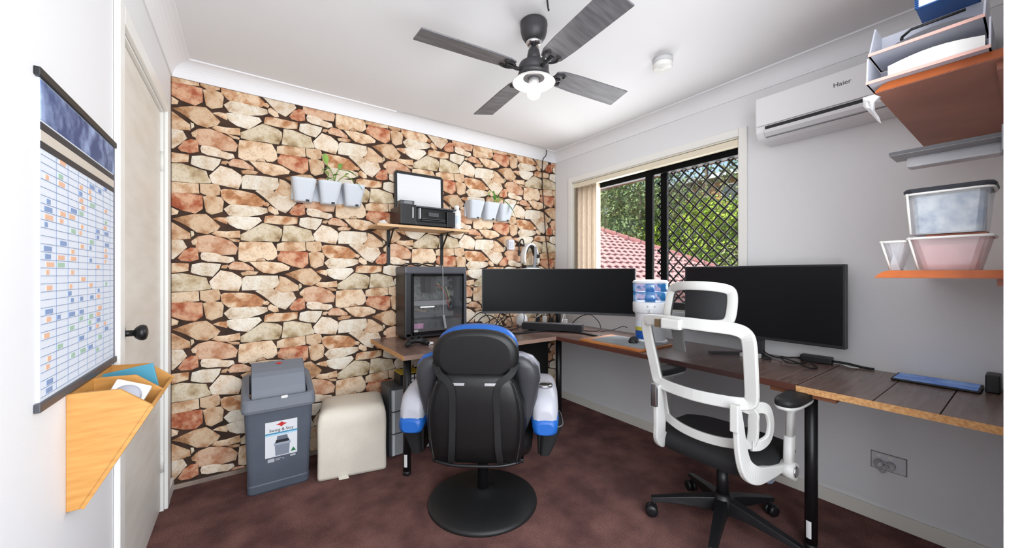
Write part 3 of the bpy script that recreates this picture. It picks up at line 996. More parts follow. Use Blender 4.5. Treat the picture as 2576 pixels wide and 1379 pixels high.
# ------------------------------------------------------------------ wall air conditioner
m_acw = mat('aircon_white', (226, 226, 228), 0.35)
ac = thing('air_conditioner', 'white split air conditioner high on the wall by the window', 'air conditioner', (XW1, 0.52, 1.94))
AY0, AY1 = 0.115, 0.925
prof = [(0, 2.186), (0.17, 2.186), (0.188, 2.180), (0.194, 2.170), (0.198, 2.06), (0.192, 1.992), (0.166, 1.962), (0.13, 1.954), (0, 1.954)]
r0 = [Vector((XW1 - a, AY0, z)) for a, z in prof]; r1 = [Vector((XW1 - a, AY1, z)) for a, z in prof]
P('casing', MB().loft([r0, r1], smooth=False), m_acw, ac, bevel=0.006)
P('front_panel', MB().box(XW1 - 0.206, AY0 + 0.004, 2.024, XW1 - 0.190, AY1 - 0.004, 2.180), m_acw, ac, bevel=0.006)
P('air_slot', MB().box(XW1 - 0.2035, AY0 + 0.05, 2.002, XW1 - 0.18, AY1 - 0.05, 2.017), mat('slot_dark', (34, 34, 36), 0.6), ac)
lou = MB()
lp = [(0.2035, 2.000), (0.199, 1.984), (0.180, 1.966), (0.176, 1.970), (0.194, 1.988), (0.198, 2.000)]
lou.loft([[Vector((XW1 - a, AY0 + 0.045, z)) for a, z in lp], [Vector((XW1 - a, AY1 - 0.045, z)) for a, z in lp]], smooth=False)
P('louvre', lou, mat('aircon_louvre', (214, 214, 217), 0.3), ac)
P('louvre_gap', MB().box(XW1 - 0.181, AY0 + 0.045, 1.962, XW1 - 0.168, AY1 - 0.045, 1.966), mat('slot_grey', (120, 120, 124), 0.5), ac)
text_part('logo', 'Haier', 0.030, mat('logo_dark', (52, 52, 58), 0.4), ac, (XW1 - 0.2065, 0.548, 2.118), (0, -1, 0), (0, 0, 1))

# ------------------------------------------------------------------ desk: two tops in an L, an extension of boards, five legs
m_desk = mat('desk_dark_oak', (126, 102, 94), 0.26, col2=(96, 75, 68), nscale=5, ndetail=6, stretch=(1, 14, 1), lo=0.3, hi=0.7, spec=0.8)
m_desk2 = mat('desk_dark_oak_cross', (124, 104, 97), 0.26, col2=(106, 87, 80), nscale=5, ndetail=6, stretch=(1, 12, 1), lo=0.3, hi=0.7)
m_desk1 = mat('desk_dark_oak_long', (126, 102, 93), 0.26, col2=(98, 77, 69), nscale=5, ndetail=6, stretch=(14, 1, 1), lo=0.3, hi=0.7)
m_chip = mat('chipboard_edge', (206, 160, 108), 0.8, col2=(176, 126, 78), nscale=90)
m_edge_dk = mat('desk_edge_red', (84, 46, 36), 0.5)
m_edge_gr = mat('desk_edge_greige', (150, 122, 108), 0.5)
dk = thing('corner_desk', 'dark wood L-shaped corner desk on black tube legs', 'desk', (1.9, 1.9, 0))
DZT, DTH = 0.735, 0.026
X0, YF, XF = 0.735, 2.110, 1.905
def top(name, x0, y0, x1, y1, mt, z=DZT):
    return P(name, MB().box(x0, y0, z - DTH, x1, y1, z), mt, dk, bevel=0.0015, seg=1)
t1 = top('desktop', X0 + 0.002, YF + 0.002, XF + 0.015, YB - 0.008, m_desk1)
P('edge_strip', MB().box(X0, YF, DZT - DTH, X0 + 0.002, YB - 0.008, DZT), m_chip, t1)
P('edge_strip', MB().box(X0 + 0.002, YF, DZT - DTH, XF, YF + 0.002, DZT), m_edge_gr, t1)
t2 = top('desktop', XF + 0.016, 0.604, XW1 - 0.004, YB - 0.008, m_desk)
P('edge_strip', MB().box(XF, 0.604, DZT - DTH, XF + 0.0155, YF + 0.0, DZT), m_edge_dk, t2)
ys = [0.600, 0.362, 0.196, 0.062]
for i in range(3):
    bd = P('extension_board', MB().box(XF - 0.004, ys[i + 1] + 0.0015, DZT - DTH + 0.001, XW1 - 0.004, ys[i] - 0.0015, DZT - 0.0005), m_desk2, dk, bevel=0.001, seg=1)
    P('edge_strip', MB().box(XF - 0.006, ys[i + 1], DZT - DTH, XF - 0.004, ys[i], DZT), m_chip, bd)
P('batten', MB().box(XF + 0.008, 0.47, DZT - DTH - 0.018, XF + 0.07, 0.70, DZT - DTH), mat('batten_brown', (112, 66, 40), 0.6), dk)
for (lx, ly) in ((0.790, 2.205), (2.035, 2.225), (2.022, 0.582)):
    lg = P('leg', MB().cyl((lx, ly, 0.028), (lx, ly, DZT - DTH), 0.0235, n=24), m_blackmetal, dk)
    P('foot', MB().lathe([(0.020, 0.0), (0.024, 0.004), (0.024, 0.020), (0.018, 0.028)], 20, Matrix.Translation((lx, ly, 0))), m_black, lg)
    if (lx, ly) in ((0.790, 2.205), (2.022, 0.582)):
        st = MB()
        ang = math.atan2(-ly, -lx)
        ro = []
        for zz in (0.055, 0.130):
            ro.append([Vector((lx + 0.0242 * math.cos(ang + t * 0.28 - 0.25), ly + 0.0242 * math.sin(ang + t * 0.28 - 0.25), zz)) for t in (-2, -1, 0, 1)])
        st.add(ro[0] + ro[1], [(i, i + 1, 5 + i, 4 + i) for i in range(3)])
        P('sticker', st, mat('sticker_white', (222, 222, 222), 0.5), lg)

# ------------------------------------------------------------------ monitors
m_screen = mat('screen_black', (6, 6, 8), 0.32, spec=0.14)
m_bezel = mat('bezel_black', (22, 22, 25), 0.4)
# super-wide curved monitor across the corner
mc = Vector((1.975, 2.185, 0))
fd = Vector((-0.715, -0.70, 0)).normalized()        # it faces the room
sd = Vector((-fd.y, fd.x, 0))                        # to its own left as it faces out
uw = thing('ultrawide_monitor', 'very wide curved black monitor standing across the desk corner', 'monitor', (mc.x, mc.y, DZT))
RC = 1.9
def arc_shell(z0, z1, half, d0, d1, n=18):
    """curved slab: concave towards fd, between depths d0 (front) and d1 (behind)"""
    a = half / RC
    cen = mc + fd * (RC - 0.03)
    rings = []
    for i in range(n + 1):
        t = -a + 2 * a * i / n
        rad = (-fd) * math.cos(t) + sd * math.sin(t)
        rings.append([cen + rad * (RC + d0) + Vector((0, 0, z0)), cen + rad * (RC + d1) + Vector((0, 0, z0)),
                      cen + rad * (RC + d1) + Vector((0, 0, z1)), cen + rad * (RC + d0) + Vector((0, 0, z1))])
    return MB().loft(rings, smooth=False)
P('bezel', arc_shell(0.893, 1.248, 0.592, 0.0, 0.035), m_bezel, uw)
P('screen', arc_shell(0.912, 1.243, 0.585, -0.0015, 0.001, 72), m_screen, uw)
P('chin_strip', arc_shell(0.895, 0.909, 0.590, -0.003, 0.001), mat('chin_grey', (46, 46, 50), 0.35), uw)
nk = mc - fd * 0.25
P('neck', MB().cyl((nk.x, nk.y, DZT + 0.012), (nk.x, nk.y, 1.02), 0.022, n=16), m_black, uw)
bh = mc - fd * 0.075
P('mount', MB().bar(bh + Vector((0, 0, 1.0)), nk + Vector((0, 0, 1.0)), 0.09, 0.09), m_black, uw)
for s in (1, -1):
    e = nk + fd * 0.30 + sd * (s * 0.33)
    P('stand_foot', MB().bar(nk + Vector((0, 0, DZT + 0.007)), Vector((e.x, e.y, DZT + 0.006)), 0.045, 0.011), m_bezel, uw, bevel=0.003)

# flat monitor parallel to the window wall
fm = thing('flat_monitor', 'large flat black monitor on a forked stand near the tablet', 'monitor', (2.42, 0.965, DZT))
MX = 2.40
P('bezel', MB().box(MX, 0.552, 0.834, MX + 0.038, 1.380, 1.256), mat('bezel_charcoal', (34, 34, 38), 0.4), fm, bevel=0.004)
P('screen', MB().box(MX - 0.002, 0.564, 0.850, MX + 0.002, 1.368, 1.246), mat('screen_grey', (17, 17, 21), 0.32, spec=0.22), fm)
P('rear_housing', MB().box(MX + 0.036, 0.72, 0.88, MX + 0.065, 1.22, 1.16), m_bezel, fm, bevel=0.008)
P('neck', MB().box(MX + 0.026, 0.925, DZT + 0.008, MX + 0.060, 0.985, 0.90), mat('neck_dark', (44, 44, 48), 0.35), fm, bevel=0.004)
for xx, yy in ((2.235, 1.135), (2.335, 0.865)):
    P('stand_foot', MB().bar((MX + 0.045, 0.955, DZT + 0.009), (xx, yy, DZT + 0.007), 0.036, 0.013), m_bezel, fm, bevel=0.003)

# ------------------------------------------------------------------ computer tower with a window side
pc = thing('computer_tower', 'black computer tower with a glass side on the desk', 'computer', (1.155, 2.70, DZT))
px0, px1, py0, py1, pz0, pz1 = 0.912, 1.405, 2.592, 2.795, DZT, 1.262
m_case = mat('case_black', (34, 34, 37), 0.42)
m_casegrey = mat('case_grey', (78, 78, 84), 0.38)
P('case_top', MB().box(px0, py0, pz1 - 0.055, px1, py1, pz1), m_casegrey, pc, bevel=0.012)
P('case_base', MB().box(px0 + 0.01, py0, pz0 + 0.014, px1, py1, pz0 + 0.045), m_case, pc, bevel=0.003)
P('case_front', MB().box(px0, py0, pz0 + 0.014, px0 + 0.055, py1, pz1 - 0.05), m_case, pc, bevel=0.012)
P('case_back', MB().box(px1 - 0.028, py0, pz0 + 0.014, px1, py1, pz1 - 0.05), m_casegrey, pc, bevel=0.004)
P('motherboard_tray', MB().box(px0 + 0.05, py1 - 0.03, pz0 + 0.04, px1 - 0.02, py1 - 0.002, pz1 - 0.05), mat('tray_grey', (128, 130, 134), 0.5), pc)
mbd = P('motherboard', MB().box(px0 + 0.10, py1 - 0.036, pz0 + 0.18, px0 + 0.36, py1 - 0.030, pz1 - 0.07), mat('circuit_board', (150, 154, 152), 0.5, col2=(88, 92, 92), nscale=60), pc)
P('graphics_card', MB().box(px0 + 0.07, py0 + 0.06, pz0 + 0.235, px0 + 0.37, py1 - 0.036, pz0 + 0.272), mat('card_grey', (150, 150, 154), 0.35), pc, bevel=0.004)
P('card_light', MB().box(px0 + 0.14, py0 + 0.058, pz0 + 0.222, px0 + 0.25, py0 + 0.064, pz0 + 0.230), mat('card_led', (245, 245, 245), 0.4, emit=(255, 255, 255), estr=0.9), pc)
Mc = Matrix.Translation((px0 + 0.20, py0 + 0.15, pz0 + 0.39)) @ Matrix.Rotation(PI / 2, 4, 'X')
cl = P('processor_cooler', MB().box(px0 + 0.18, py0 + 0.07, pz0 + 0.33, px0 + 0.225, py1 - 0.036, pz0 + 0.45), m_black, pc, bevel=0.003)
for k in range(6):
    P('cooler_fin', MB().box(px0 + 0.228 + k * 0.007, py0 + 0.07, pz0 + 0.335, px0 + 0.230 + k * 0.007, py1 - 0.04, pz0 + 0.445), m_steel, cl)
for k in range(3):
    P('memory_stick', MB().box(px0 + 0.262 + k * 0.014, py0 + 0.12, pz0 + 0.33, px0 + 0.268 + k * 0.014, py1 - 0.036, pz0 + 0.46), m_steel if k != 1 else m_black, pc)
P('power_shroud', MB().box(px0 + 0.055, py0 + 0.02, pz0 + 0.045, px1 - 0.03, py1 - 0.03, pz0 + 0.135), mat('shroud_grey', (88, 88, 92), 0.4), pc, bevel=0.003)
P('label_sticker', MB().box(px0 + 0.075, py0 + 0.017, pz0 + 0.075, px0 + 0.145, py0 + 0.0205, pz0 + 0.112), mat('sticker_pink', (206, 150, 186), 0.5), pc)
P('label_sticker', MB().box(px0 + 0.065, py0 + 0.017, pz0 + 0.050, px0 + 0.105, py0 + 0.0205, pz0 + 0.068), mat('sticker_white', (222, 222, 222), 0.5), pc)
for k, (x, z) in enumerate(((0.42, 0.40), (0.42, 0.24))):
    Mfan = Matrix.Translation((px0 + x, py0 + 0.13, pz0 + z)) @ Matrix.Rotation(PI / 2, 4, 'Y')
    P('case_fan', MB().lathe([(0.060, -0.012), (0.060, 0.012), (0.052, 0.012), (0.052, -0.012)], 24, Mfan, cap=False).lathe([(0.018, -0.01), (0.018, 0.01)], 14, Mfan), m_black, pc)
colr = [(190, 60, 50), (200, 190, 120), (40, 40, 42), (110, 150, 90), (60, 60, 64)]
R = random.Random(5)
for k in range(5):
    a = Vector((px0 + 0.24 + 0.02 * k, py0 + 0.10, pz0 + 0.42 - 0.02 * k))
    b = Vector((px0 + 0.36 + 0.02 * R.random(), py0 + 0.06, pz0 + 0.20 + 0.05 * k))
    P('inner_wire', MB().tube(smooth([a, a.lerp(b, .5) + Vector((0.04 * R.uniform(-1, 1), -0.03, 0.05 * R.uniform(-1, 1))), b], 5), 0.003, 5), mat('wire_%d' % k, colr[k], 0.5), pc)
fr = MB()
gx0, gx1, gz0_, gz1_ = px0 + 0.058, px1 - 0.034, pz0 + 0.048, pz1 - 0.066
fr.box(px0 + 0.05, py0 - 0.004, pz0 + 0.03, gx0 + 0.008, py0 + 0.004, pz1 - 0.052).box(gx1 - 0.008, py0 - 0.004, pz0 + 0.03, px1 - 0.026, py0 + 0.004, pz1 - 0.052)
fr.box(gx0, py0 - 0.004, pz0 + 0.03, gx1, py0 + 0.004, gz0_ + 0.006).box(gx0, py0 - 0.004, gz1_ - 0.006, gx1, py0 + 0.004, pz1 - 0.052)
P('panel_frame', fr, m_blackgloss, pc)
P('glass_panel', MB().box(gx0, py0 - 0.002, gz0_, gx1, py0 + 0.001, gz1_), clear_mat('case_glass', (120, 124, 126), 0.08, 0.03, 0.10), pc)
for x in (px0 + 0.03, px1 - 0.06):
    for y in (py0 + 0.02, py1 - 0.05):
        P('foot', MB().box(x, y, pz0, x + 0.035, y + 0.03, pz0 + 0.014), m_black, pc)
cable('lead_on_tower', [(0.93, 2.74, 1.266), (0.98, 2.72, 1.285), (1.05, 2.70, 1.268), (1.12, 2.69, 1.290), (1.19, 2.70, 1.272), (1.16, 2.735, 1.268), (1.05, 2.75, 1.288), (0.97, 2.755, 1.268)], 0.004, m_cable, 'black lead coiled on top of the computer tower')
hc = thing('hanging_charger_lead', 'thin grey lead with a plug hanging in front of the glass computer side', 'cable', (1.195, 2.575, 0.80))
P('lead', MB().tube(smooth([(1.20, 2.66, 1.268), (1.198, 2.60, 1.272), (1.194, 2.575, 1.24), (1.195, 2.570, 1.05), (1.198, 2.568, 0.90)], 5), 0.0026, 6), mat('lead_grey', (150, 150, 148), 0.5), hc)
P('plug', MB().bar((1.198, 2.568, 0.905), (1.212, 2.560, 0.805), 0.028, 0.016), mat('plug_grey', (138, 138, 140), 0.45), hc, bevel=0.004)

# ------------------------------------------------------------------ gaming chair (seen from behind)
m_pu = mat('pu_black', (15, 15, 16), 0.42, bump=0.08, bscale=300)
m_pugrey = mat('pu_charcoal', (54, 54, 58), 0.36, bump=0.06, bscale=300)
m_pusilver = mat('pu_silver', (168, 168, 176), 0.35, bump=0.05, bscale=300)
m_publue = mat('pu_blue', (26, 88, 166), 0.36, bump=0.05, bscale=300)
gc = thing('gaming_chair', 'black and blue padded gaming chair on a round pedestal base', 'chair', (1.03, 1.72, 0), math.radians(-38))
def G(name, mb, mt, parent=None, **kw):
    return P(name, mb, mt, parent if parent is not None else gc, world=False, **kw)
G('pedestal_base', MB().lathe([(0.284, 0.0), (0.288, 0.006), (0.286, 0.016), (0.275, 0.024), (0.20, 0.036), (0.10, 0.052), (0.05, 0.062), (0.036, 0.075)], 56), mat('base_black', (26, 26, 27), 0.5, bump=0.1, bscale=200))
G('pedestal_post', MB().lathe([(0.028, 0.06), (0.028, 0.305), (0.05, 0.31)], 20), m_blackmetal)
G('seat_plate', MB().box(-0.22, -0.2, 0.302, 0.22, 0.2, 0.322), m_blackmetal, bevel=0.004)
# seat cushion
rg = []
for z, hw, hd in ((0.322, 0.24, 0.245), (0.334, 0.262, 0.262), (0.39, 0.268, 0.268), (0.425, 0.255, 0.258), (0.438, 0.21, 0.22)):
    rg.append(sring((0, 0.04, z), (1, 0, 0), (0, 1, 0), hw, hd, 32, 4.5))
G('seat', MB().loft(rg), m_pu)
# backrest: rings from the bottom up; (z, y of middle, half width, half thickness)
def back_ring(z, y, hw, hd, p=3.2, x=0.0):
    return sring((x, y, z), (1, 0, 0), (0, 1, 0.12), hw, hd, 32, p)
bk = [back_ring(0.325, -0.215, 0.185, 0.025), back_ring(0.335, -0.215, 0.208, 0.045), back_ring(0.42, -0.225, 0.226, 0.055), back_ring(0.53, -0.235, 0.236, 0.056),
      back_ring(0.62, -0.248, 0.226, 0.056), back_ring(0.70, -0.258, 0.195, 0.052), back_ring(0.735, -0.262, 0.170, 0.046), back_ring(0.752, -0.264, 0.14, 0.03)]
back = G('backrest', MB().loft(bk), m_pu)
# side wings of the backrest, black behind with a blue shoulder in front
for s in (1, -1):
    ws = []
    for z, x, y, hw, hd in ((0.47, 0.218, -0.185, 0.018, 0.03), (0.53, 0.226, -0.165, 0.036, 0.055), (0.62, 0.238, -0.165, 0.050, 0.062), (0.71, 0.242, -0.185, 0.058, 0.062),
                            (0.77, 0.232, -0.205, 0.058, 0.055), (0.805, 0.212, -0.218, 0.046, 0.042), (0.822, 0.19, -0.225, 0.025, 0.022)):
        ws.append(sring((s * x, y, z), (1, 0, 0), (0, 1, 0), hw, hd, 20, 2.6))
    wing = G('side_wing', MB().loft(ws), m_pugrey, back)
    bs = []
    for z, x, y, hw, hd in ((0.60, 0.236, -0.135, 0.046, 0.05), (0.70, 0.243, -0.150, 0.060, 0.06), (0.775, 0.235, -0.172, 0.062, 0.055), (0.815, 0.214, -0.190, 0.052, 0.045), (0.834, 0.188, -0.200, 0.03, 0.025)):
        bs.append(sring((s * x, y, z), (1, 0, 0), (0, 1, 0), hw, hd, 20, 2.6))
    G('wing_cushion', MB().loft(bs), m_publue if s < 0 else mat('pu_grey', (128, 128, 136), 0.36), back)
# head section: black rear shell and the blue cushion that rims it
def head(y0, y1, cx, cz, hw, hh, p, mt, name, bulge=0.02):
    rs = []
    for t, k in ((0, 0.80), (0.12, 0.93), (0.35, 1.0), (0.7, 1.0), (0.9, 0.95), (1.0, 0.84)):
        y = y0 + (y1 - y0) * t
        rs.append(sring((cx, y + 0.0, cz), (1, 0, 0), (0, -0.16, 1), hw * k, hh * k, 40, p))
    return G(name, MB().loft(rs), mt, back)
head(-0.300, -0.225, 0.0, 0.828, 0.200, 0.126, 2.5, m_pu, 'headrest_shell')
head(-0.245, -0.150, 0.0, 0.846, 0.194, 0.124, 2.5, m_publue, 'headrest_cushion')
# harness: slot with a bright bar, and two straps
G('harness_slot', MB().obox((0, -0.3025, 0.706), (0.235, 0.012, 0.030)), m_blackmetal, back, bevel=0.004)
for x in (-0.075, 0.075):
    G('slot_bar', MB().obox((x, -0.309, 0.708), (0.060, 0.006, 0.014)), m_chrome, back, bevel=0.002)
for s in (1, -1):
    st = [(s * 0.19, -0.262, 0.80), (s * 0.165, -0.300, 0.755), (s * 0.115, -0.314, 0.715), (s * 0.100, -0.312, 0.66), (s * 0.102, -0.300, 0.55), (s * 0.106, -0.292, 0.42), (s * 0.112, -0.278, 0.36), (s * 0.112, -0.262, 0.332)]
    G('strap', MB().sweep(smooth(st, 4), [(0.003, 0.015), (-0.003, 0.015), (-0.003, -0.015), (0.003, -0.015)], (0, -1, 0.1), smooth=False), mat('strap_black', (14, 14, 15), 0.7), back)
    sm_ = [(s * 0.188, -0.292, 0.35), (s * 0.205, -0.288, 0.45), (s * 0.208, -0.298, 0.56), (s * 0.192, -0.305, 0.66), (s * 0.172, -0.305, 0.72)]
    G('piping', MB().tube(smooth(sm_, 4), 0.004, 6), m_black, back)
G('bottom_rail', MB().tube(smooth([(-0.20, -0.235, 0.326), (-0.1, -0.262, 0.318), (0.1, -0.262, 0.318), (0.20, -0.235, 0.326)], 5), 0.008, 8), m_blackmetal)
# padded arms: silver top, blue belly, cup holder in the right one
for s in (1, -1):
    top_r, bot_r = [], []
    path = [(-0.215, 0.488, 0.035, 0.055), (-0.200, 0.508, 0.056, 0.085), (-0.15, 0.535, 0.066, 0.092), (-0.05, 0.560, 0.070, 0.075), (0.08, 0.572, 0.070, 0.062), (0.16, 0.572, 0.064, 0.055), (0.19, 0.570, 0.045, 0.035)]
    for y, z, hx, hz in path:
        top_r.append(sring((s * 0.322, y, z + 0.018), (1, 0, 0), (0, 0, 1), hx, hz * 0.88, 24, 2.8))
    arm = G('armrest', MB().loft(top_r), m_pusilver)
    for y, z, hx, hz in path[:5]:
        bot_r.append(sring((s * 0.322, y - 0.012, z + 0.018 - hz * 0.55), (1, 0, 0), (0, 0, 1), hx * 1.02, hz * 0.46, 24, 3.2))
    G('arm_underside', MB().loft(bot_r), m_publue, arm)
    G('arm_support', MB().box(s * 0.290, -0.10, 0.30, s * 0.325, 0.16, 0.53), m_pu, arm, bevel=0.008)
    if s > 0:
        Mr = Matrix.Translation((s * 0.322, -0.075, 0.643))
        G('cup_ring', MB().lathe([(0.026, -0.03), (0.026, 0.003), (0.032, 0.006), (0.042, 0.004), (0.044, -0.004)], 28, Mr), m_chrome, arm)
        G('cup_hole', MB().lathe([(0.0255, 0.0025), (0.0255, 0.0045)], 24, Mr), mat('hole_black', (6, 6, 6), 0.8), arm)
    # cloth side pocket hanging under the arm
    pk = []
    for z, w_ in ((0.30, 0.030), (0.36, 0.045), (0.43, 0.060), (0.445, 0.062)):
        pk.append(sring((s * (0.295 + w_), 0.0, z), (1, 0, 0), (0, 1, 0), w_, 0.12, 24, 4))
    G('side_pocket', MB().loft(pk, smooth=False), mat('pocket_mesh', (18, 18, 20), 0.8), arm)
    G('pocket_hem', MB().tube(sring((s * 0.357, 0.0, 0.447), (1, 0, 0), (0, 1, 0), 0.062, 0.12, 24, 4), 0.004, 6, closed=True), mat('hem_grey', (90, 90, 94), 0.6), arm)

# ------------------------------------------------------------------ white framed mesh office chair, facing the window wall
m_cw = mat('chair_white', (188, 187, 184), 0.45)
m_seat = mat('seat_black', (24, 24, 26), 0.75, bump=0.25, bscale=500, bdist=0.004)
m_mesh = clear_mat('mesh_black', (16, 16, 18), 0.60, 0.5, 0.02)
oc = thing('office_chair', 'white framed office chair with black mesh back and headrest', 'chair', (1.842, 0.872, 0), -PI / 2)
def O(name, mb, mt, parent=None, **kw):
    return P(name, mb, mt, parent if parent is not None else oc, world=False, **kw)
m_star = mat('star_black', (20, 20, 22), 0.4)
hub = O('hub', MB().lathe([(0.045, 0.085), (0.050, 0.095), (0.048, 0.15), (0.036, 0.168), (0.030, 0.175)], 24), m_star)
for k in range(5):
    a = math.radians(144.65 + 72 * k)
    d = Vector((math.cos(a), math.sin(a), 0))
    sd_ = Vector((-d.y, d.x, 0))
    rs = []
    for t, hw, z0, z1 in ((0.035, 0.030, 0.092, 0.155), (0.12, 0.026, 0.096, 0.140), (0.22, 0.022, 0.090, 0.118), (0.29, 0.019, 0.080, 0.102), (0.318, 0.016, 0.078, 0.096)):
        c = d * t
        rs.append([c + sd_ * hw + Vector((0, 0, z0)), c + sd_ * hw * 0.8 + Vector((0, 0, z1)), c - sd_ * hw * 0.8 + Vector((0, 0, z1)), c - sd_ * hw + Vector((0, 0, z0))])
    lg = O('base_leg', MB().loft(rs, smooth=False), m_star, bevel=0.003)
    e = d * 0.303
    ct = MB()
    ct.cyl(e + Vector((0, 0, 0.05)), e + Vector((0, 0, 0.082)), 0.008, n=10)
    ax = sd_
    for q in (-1, 1):
        Mw = Matrix.Translation(e + d * 0.012 + Vector((0, 0, 0.0295)) + ax * q * 0.013) @ (ax * q).to_track_quat('Z', 'Y').to_matrix().to_4x4()
        ct.lathe([(0.020, -0.009), (0.029, -0.008), (0.0295, 0.004), (0.024, 0.011), (0.010, 0.013)], 20, Mw)
    ct.obox(e + d * 0.006 + Vector((0, 0, 0.046)), (0.02, 0.02, 0.026))
    O('caster', ct, m_star, lg)
O('gas_sleeve', MB().cyl((0, 0, 0.165), (0, 0, 0.300), 0.027, 0.025), m_star)
O('gas_piston', MB().cyl((0, 0, 0.300), (0, 0, 0.345), 0.014), m_chrome)
O('tilt_plate', MB().box(-0.10, -0.13, 0.340, 0.10, 0.11, 0.372), m_star, bevel=0.008)
# seat
rg = []
for z, hw, y0, y1 in ((0.372, 0.215, -0.20, 0.215), (0.385, 0.240, -0.225, 0.245), (0.425, 0.250, -0.232, 0.255), (0.448, 0.240, -0.222, 0.240), (0.458, 0.20, -0.18, 0.20)):
    ring = sring((0, (y0 + y1) / 2, z), (1, 0, 0), (0, 1, 0), hw, (y1 - y0) / 2, 36, 4.0)
    for p in ring:
        if p.y > 0.1: p.z -= (p.y - 0.1) * 0.18
    rg.append(ring)
O('seat', MB().loft(rg), m_seat)
# upper back frame: closed loop leaning back, mesh stretched in it
def loop(pts, k=4):
    return smooth(pts, k, closed=True)
def yb(z):      # the lean of the back
    return -0.275 - 0.10 * (z - 0.60) / 0.40
def arch(x):    # the back wraps forward at its sides
    return 0.045 * (abs(x) / 0.245) ** 2
def bx_(x):
    return x * 0.915 + 0.024
def bpnt(x, z):
    return Vector((bx_(x), yb(z) + arch(x), z))
loop_pts = [(-0.220, 0.988), (-0.19, 0.999), (-0.10, 1.004), (0.0, 1.006), (0.10, 1.004), (0.20, 0.999), (0.236, 0.98), (0.243, 0.94), (0.240, 0.87), (0.236, 0.80), (0.230, 0.730), (0.215, 0.708), (0.15, 0.700), (0.0, 0.696), (-0.15, 0.700), (-0.196, 0.712), (-0.206, 0.735), (-0.212, 0.80), (-0.220, 0.87), (-0.226, 0.95)]
lp3 = loop([bpnt(x, z) for x, z in loop_pts])
sec = rrect(0.011, 0.024, 0.005, 2)
fr_ = O('back_frame', MB().sweep(lp3, sec, (0, -1, 0.2), closed=True, smooth=False), m_cw)
ms = MB()
nx, nz = 10, 8
gv = []
for j in range(nz + 1):
    z = 0.705 + (0.99 - 0.705) * j / nz
    hw = 0.208 + (0.226 - 0.208) * (z - 0.705) / 0.285
    for i in range(nx + 1):
        gv.append(bpnt(0.008 + hw * (2 * i / nx - 1), z) + Vector((0, 0.008, 0)))
ms.add(gv, [(j * (nx + 1) + i, j * (nx + 1) + i + 1, (j + 1) * (nx + 1) + i + 1, (j + 1) * (nx + 1) + i) for j in range(nz) for i in range(nx)], 0, True)
O('back_mesh', ms, m_mesh, fr_, fix=False)
# lower lumbar loop with its own mesh
def lpnt(x, z):
    return Vector((bx_(x), -0.270 + 0.03 * (0.62 - z) / 0.2 + 0.05 * (abs(x) / 0.22) ** 2, z + 0.072))
low = [(-0.205, 0.60), (-0.10, 0.612), (0.0, 0.615), (0.10, 0.612), (0.205, 0.60), (0.212, 0.55), (0.205, 0.48), (0.185, 0.455), (0.10, 0.440), (0.0, 0.436), (-0.10, 0.440), (-0.185, 0.455), (-0.205, 0.48), (-0.212, 0.55)]
lf = O('lumbar_frame', MB().sweep(loop([lpnt(x, z) for x, z in low]), rrect(0.009, 0.019, 0.004, 2), (0, -1, 0.1), closed=True, smooth=False), m_cw)
gv = []
for j in range(5):
    z = 0.445 + 0.16 * j / 4
    for i in range(nx + 1):
        gv.append(lpnt(0.20 * (2 * i / nx - 1), z) + Vector((0, 0.006, 0)))
O('lumbar_mesh', MB().add(gv, [(j * (nx + 1) + i, j * (nx + 1) + i + 1, (j + 1) * (nx + 1) + i + 1, (j + 1) * (nx + 1) + i) for j in range(4) for i in range(nx)], 0, True), m_mesh, lf, fix=False)
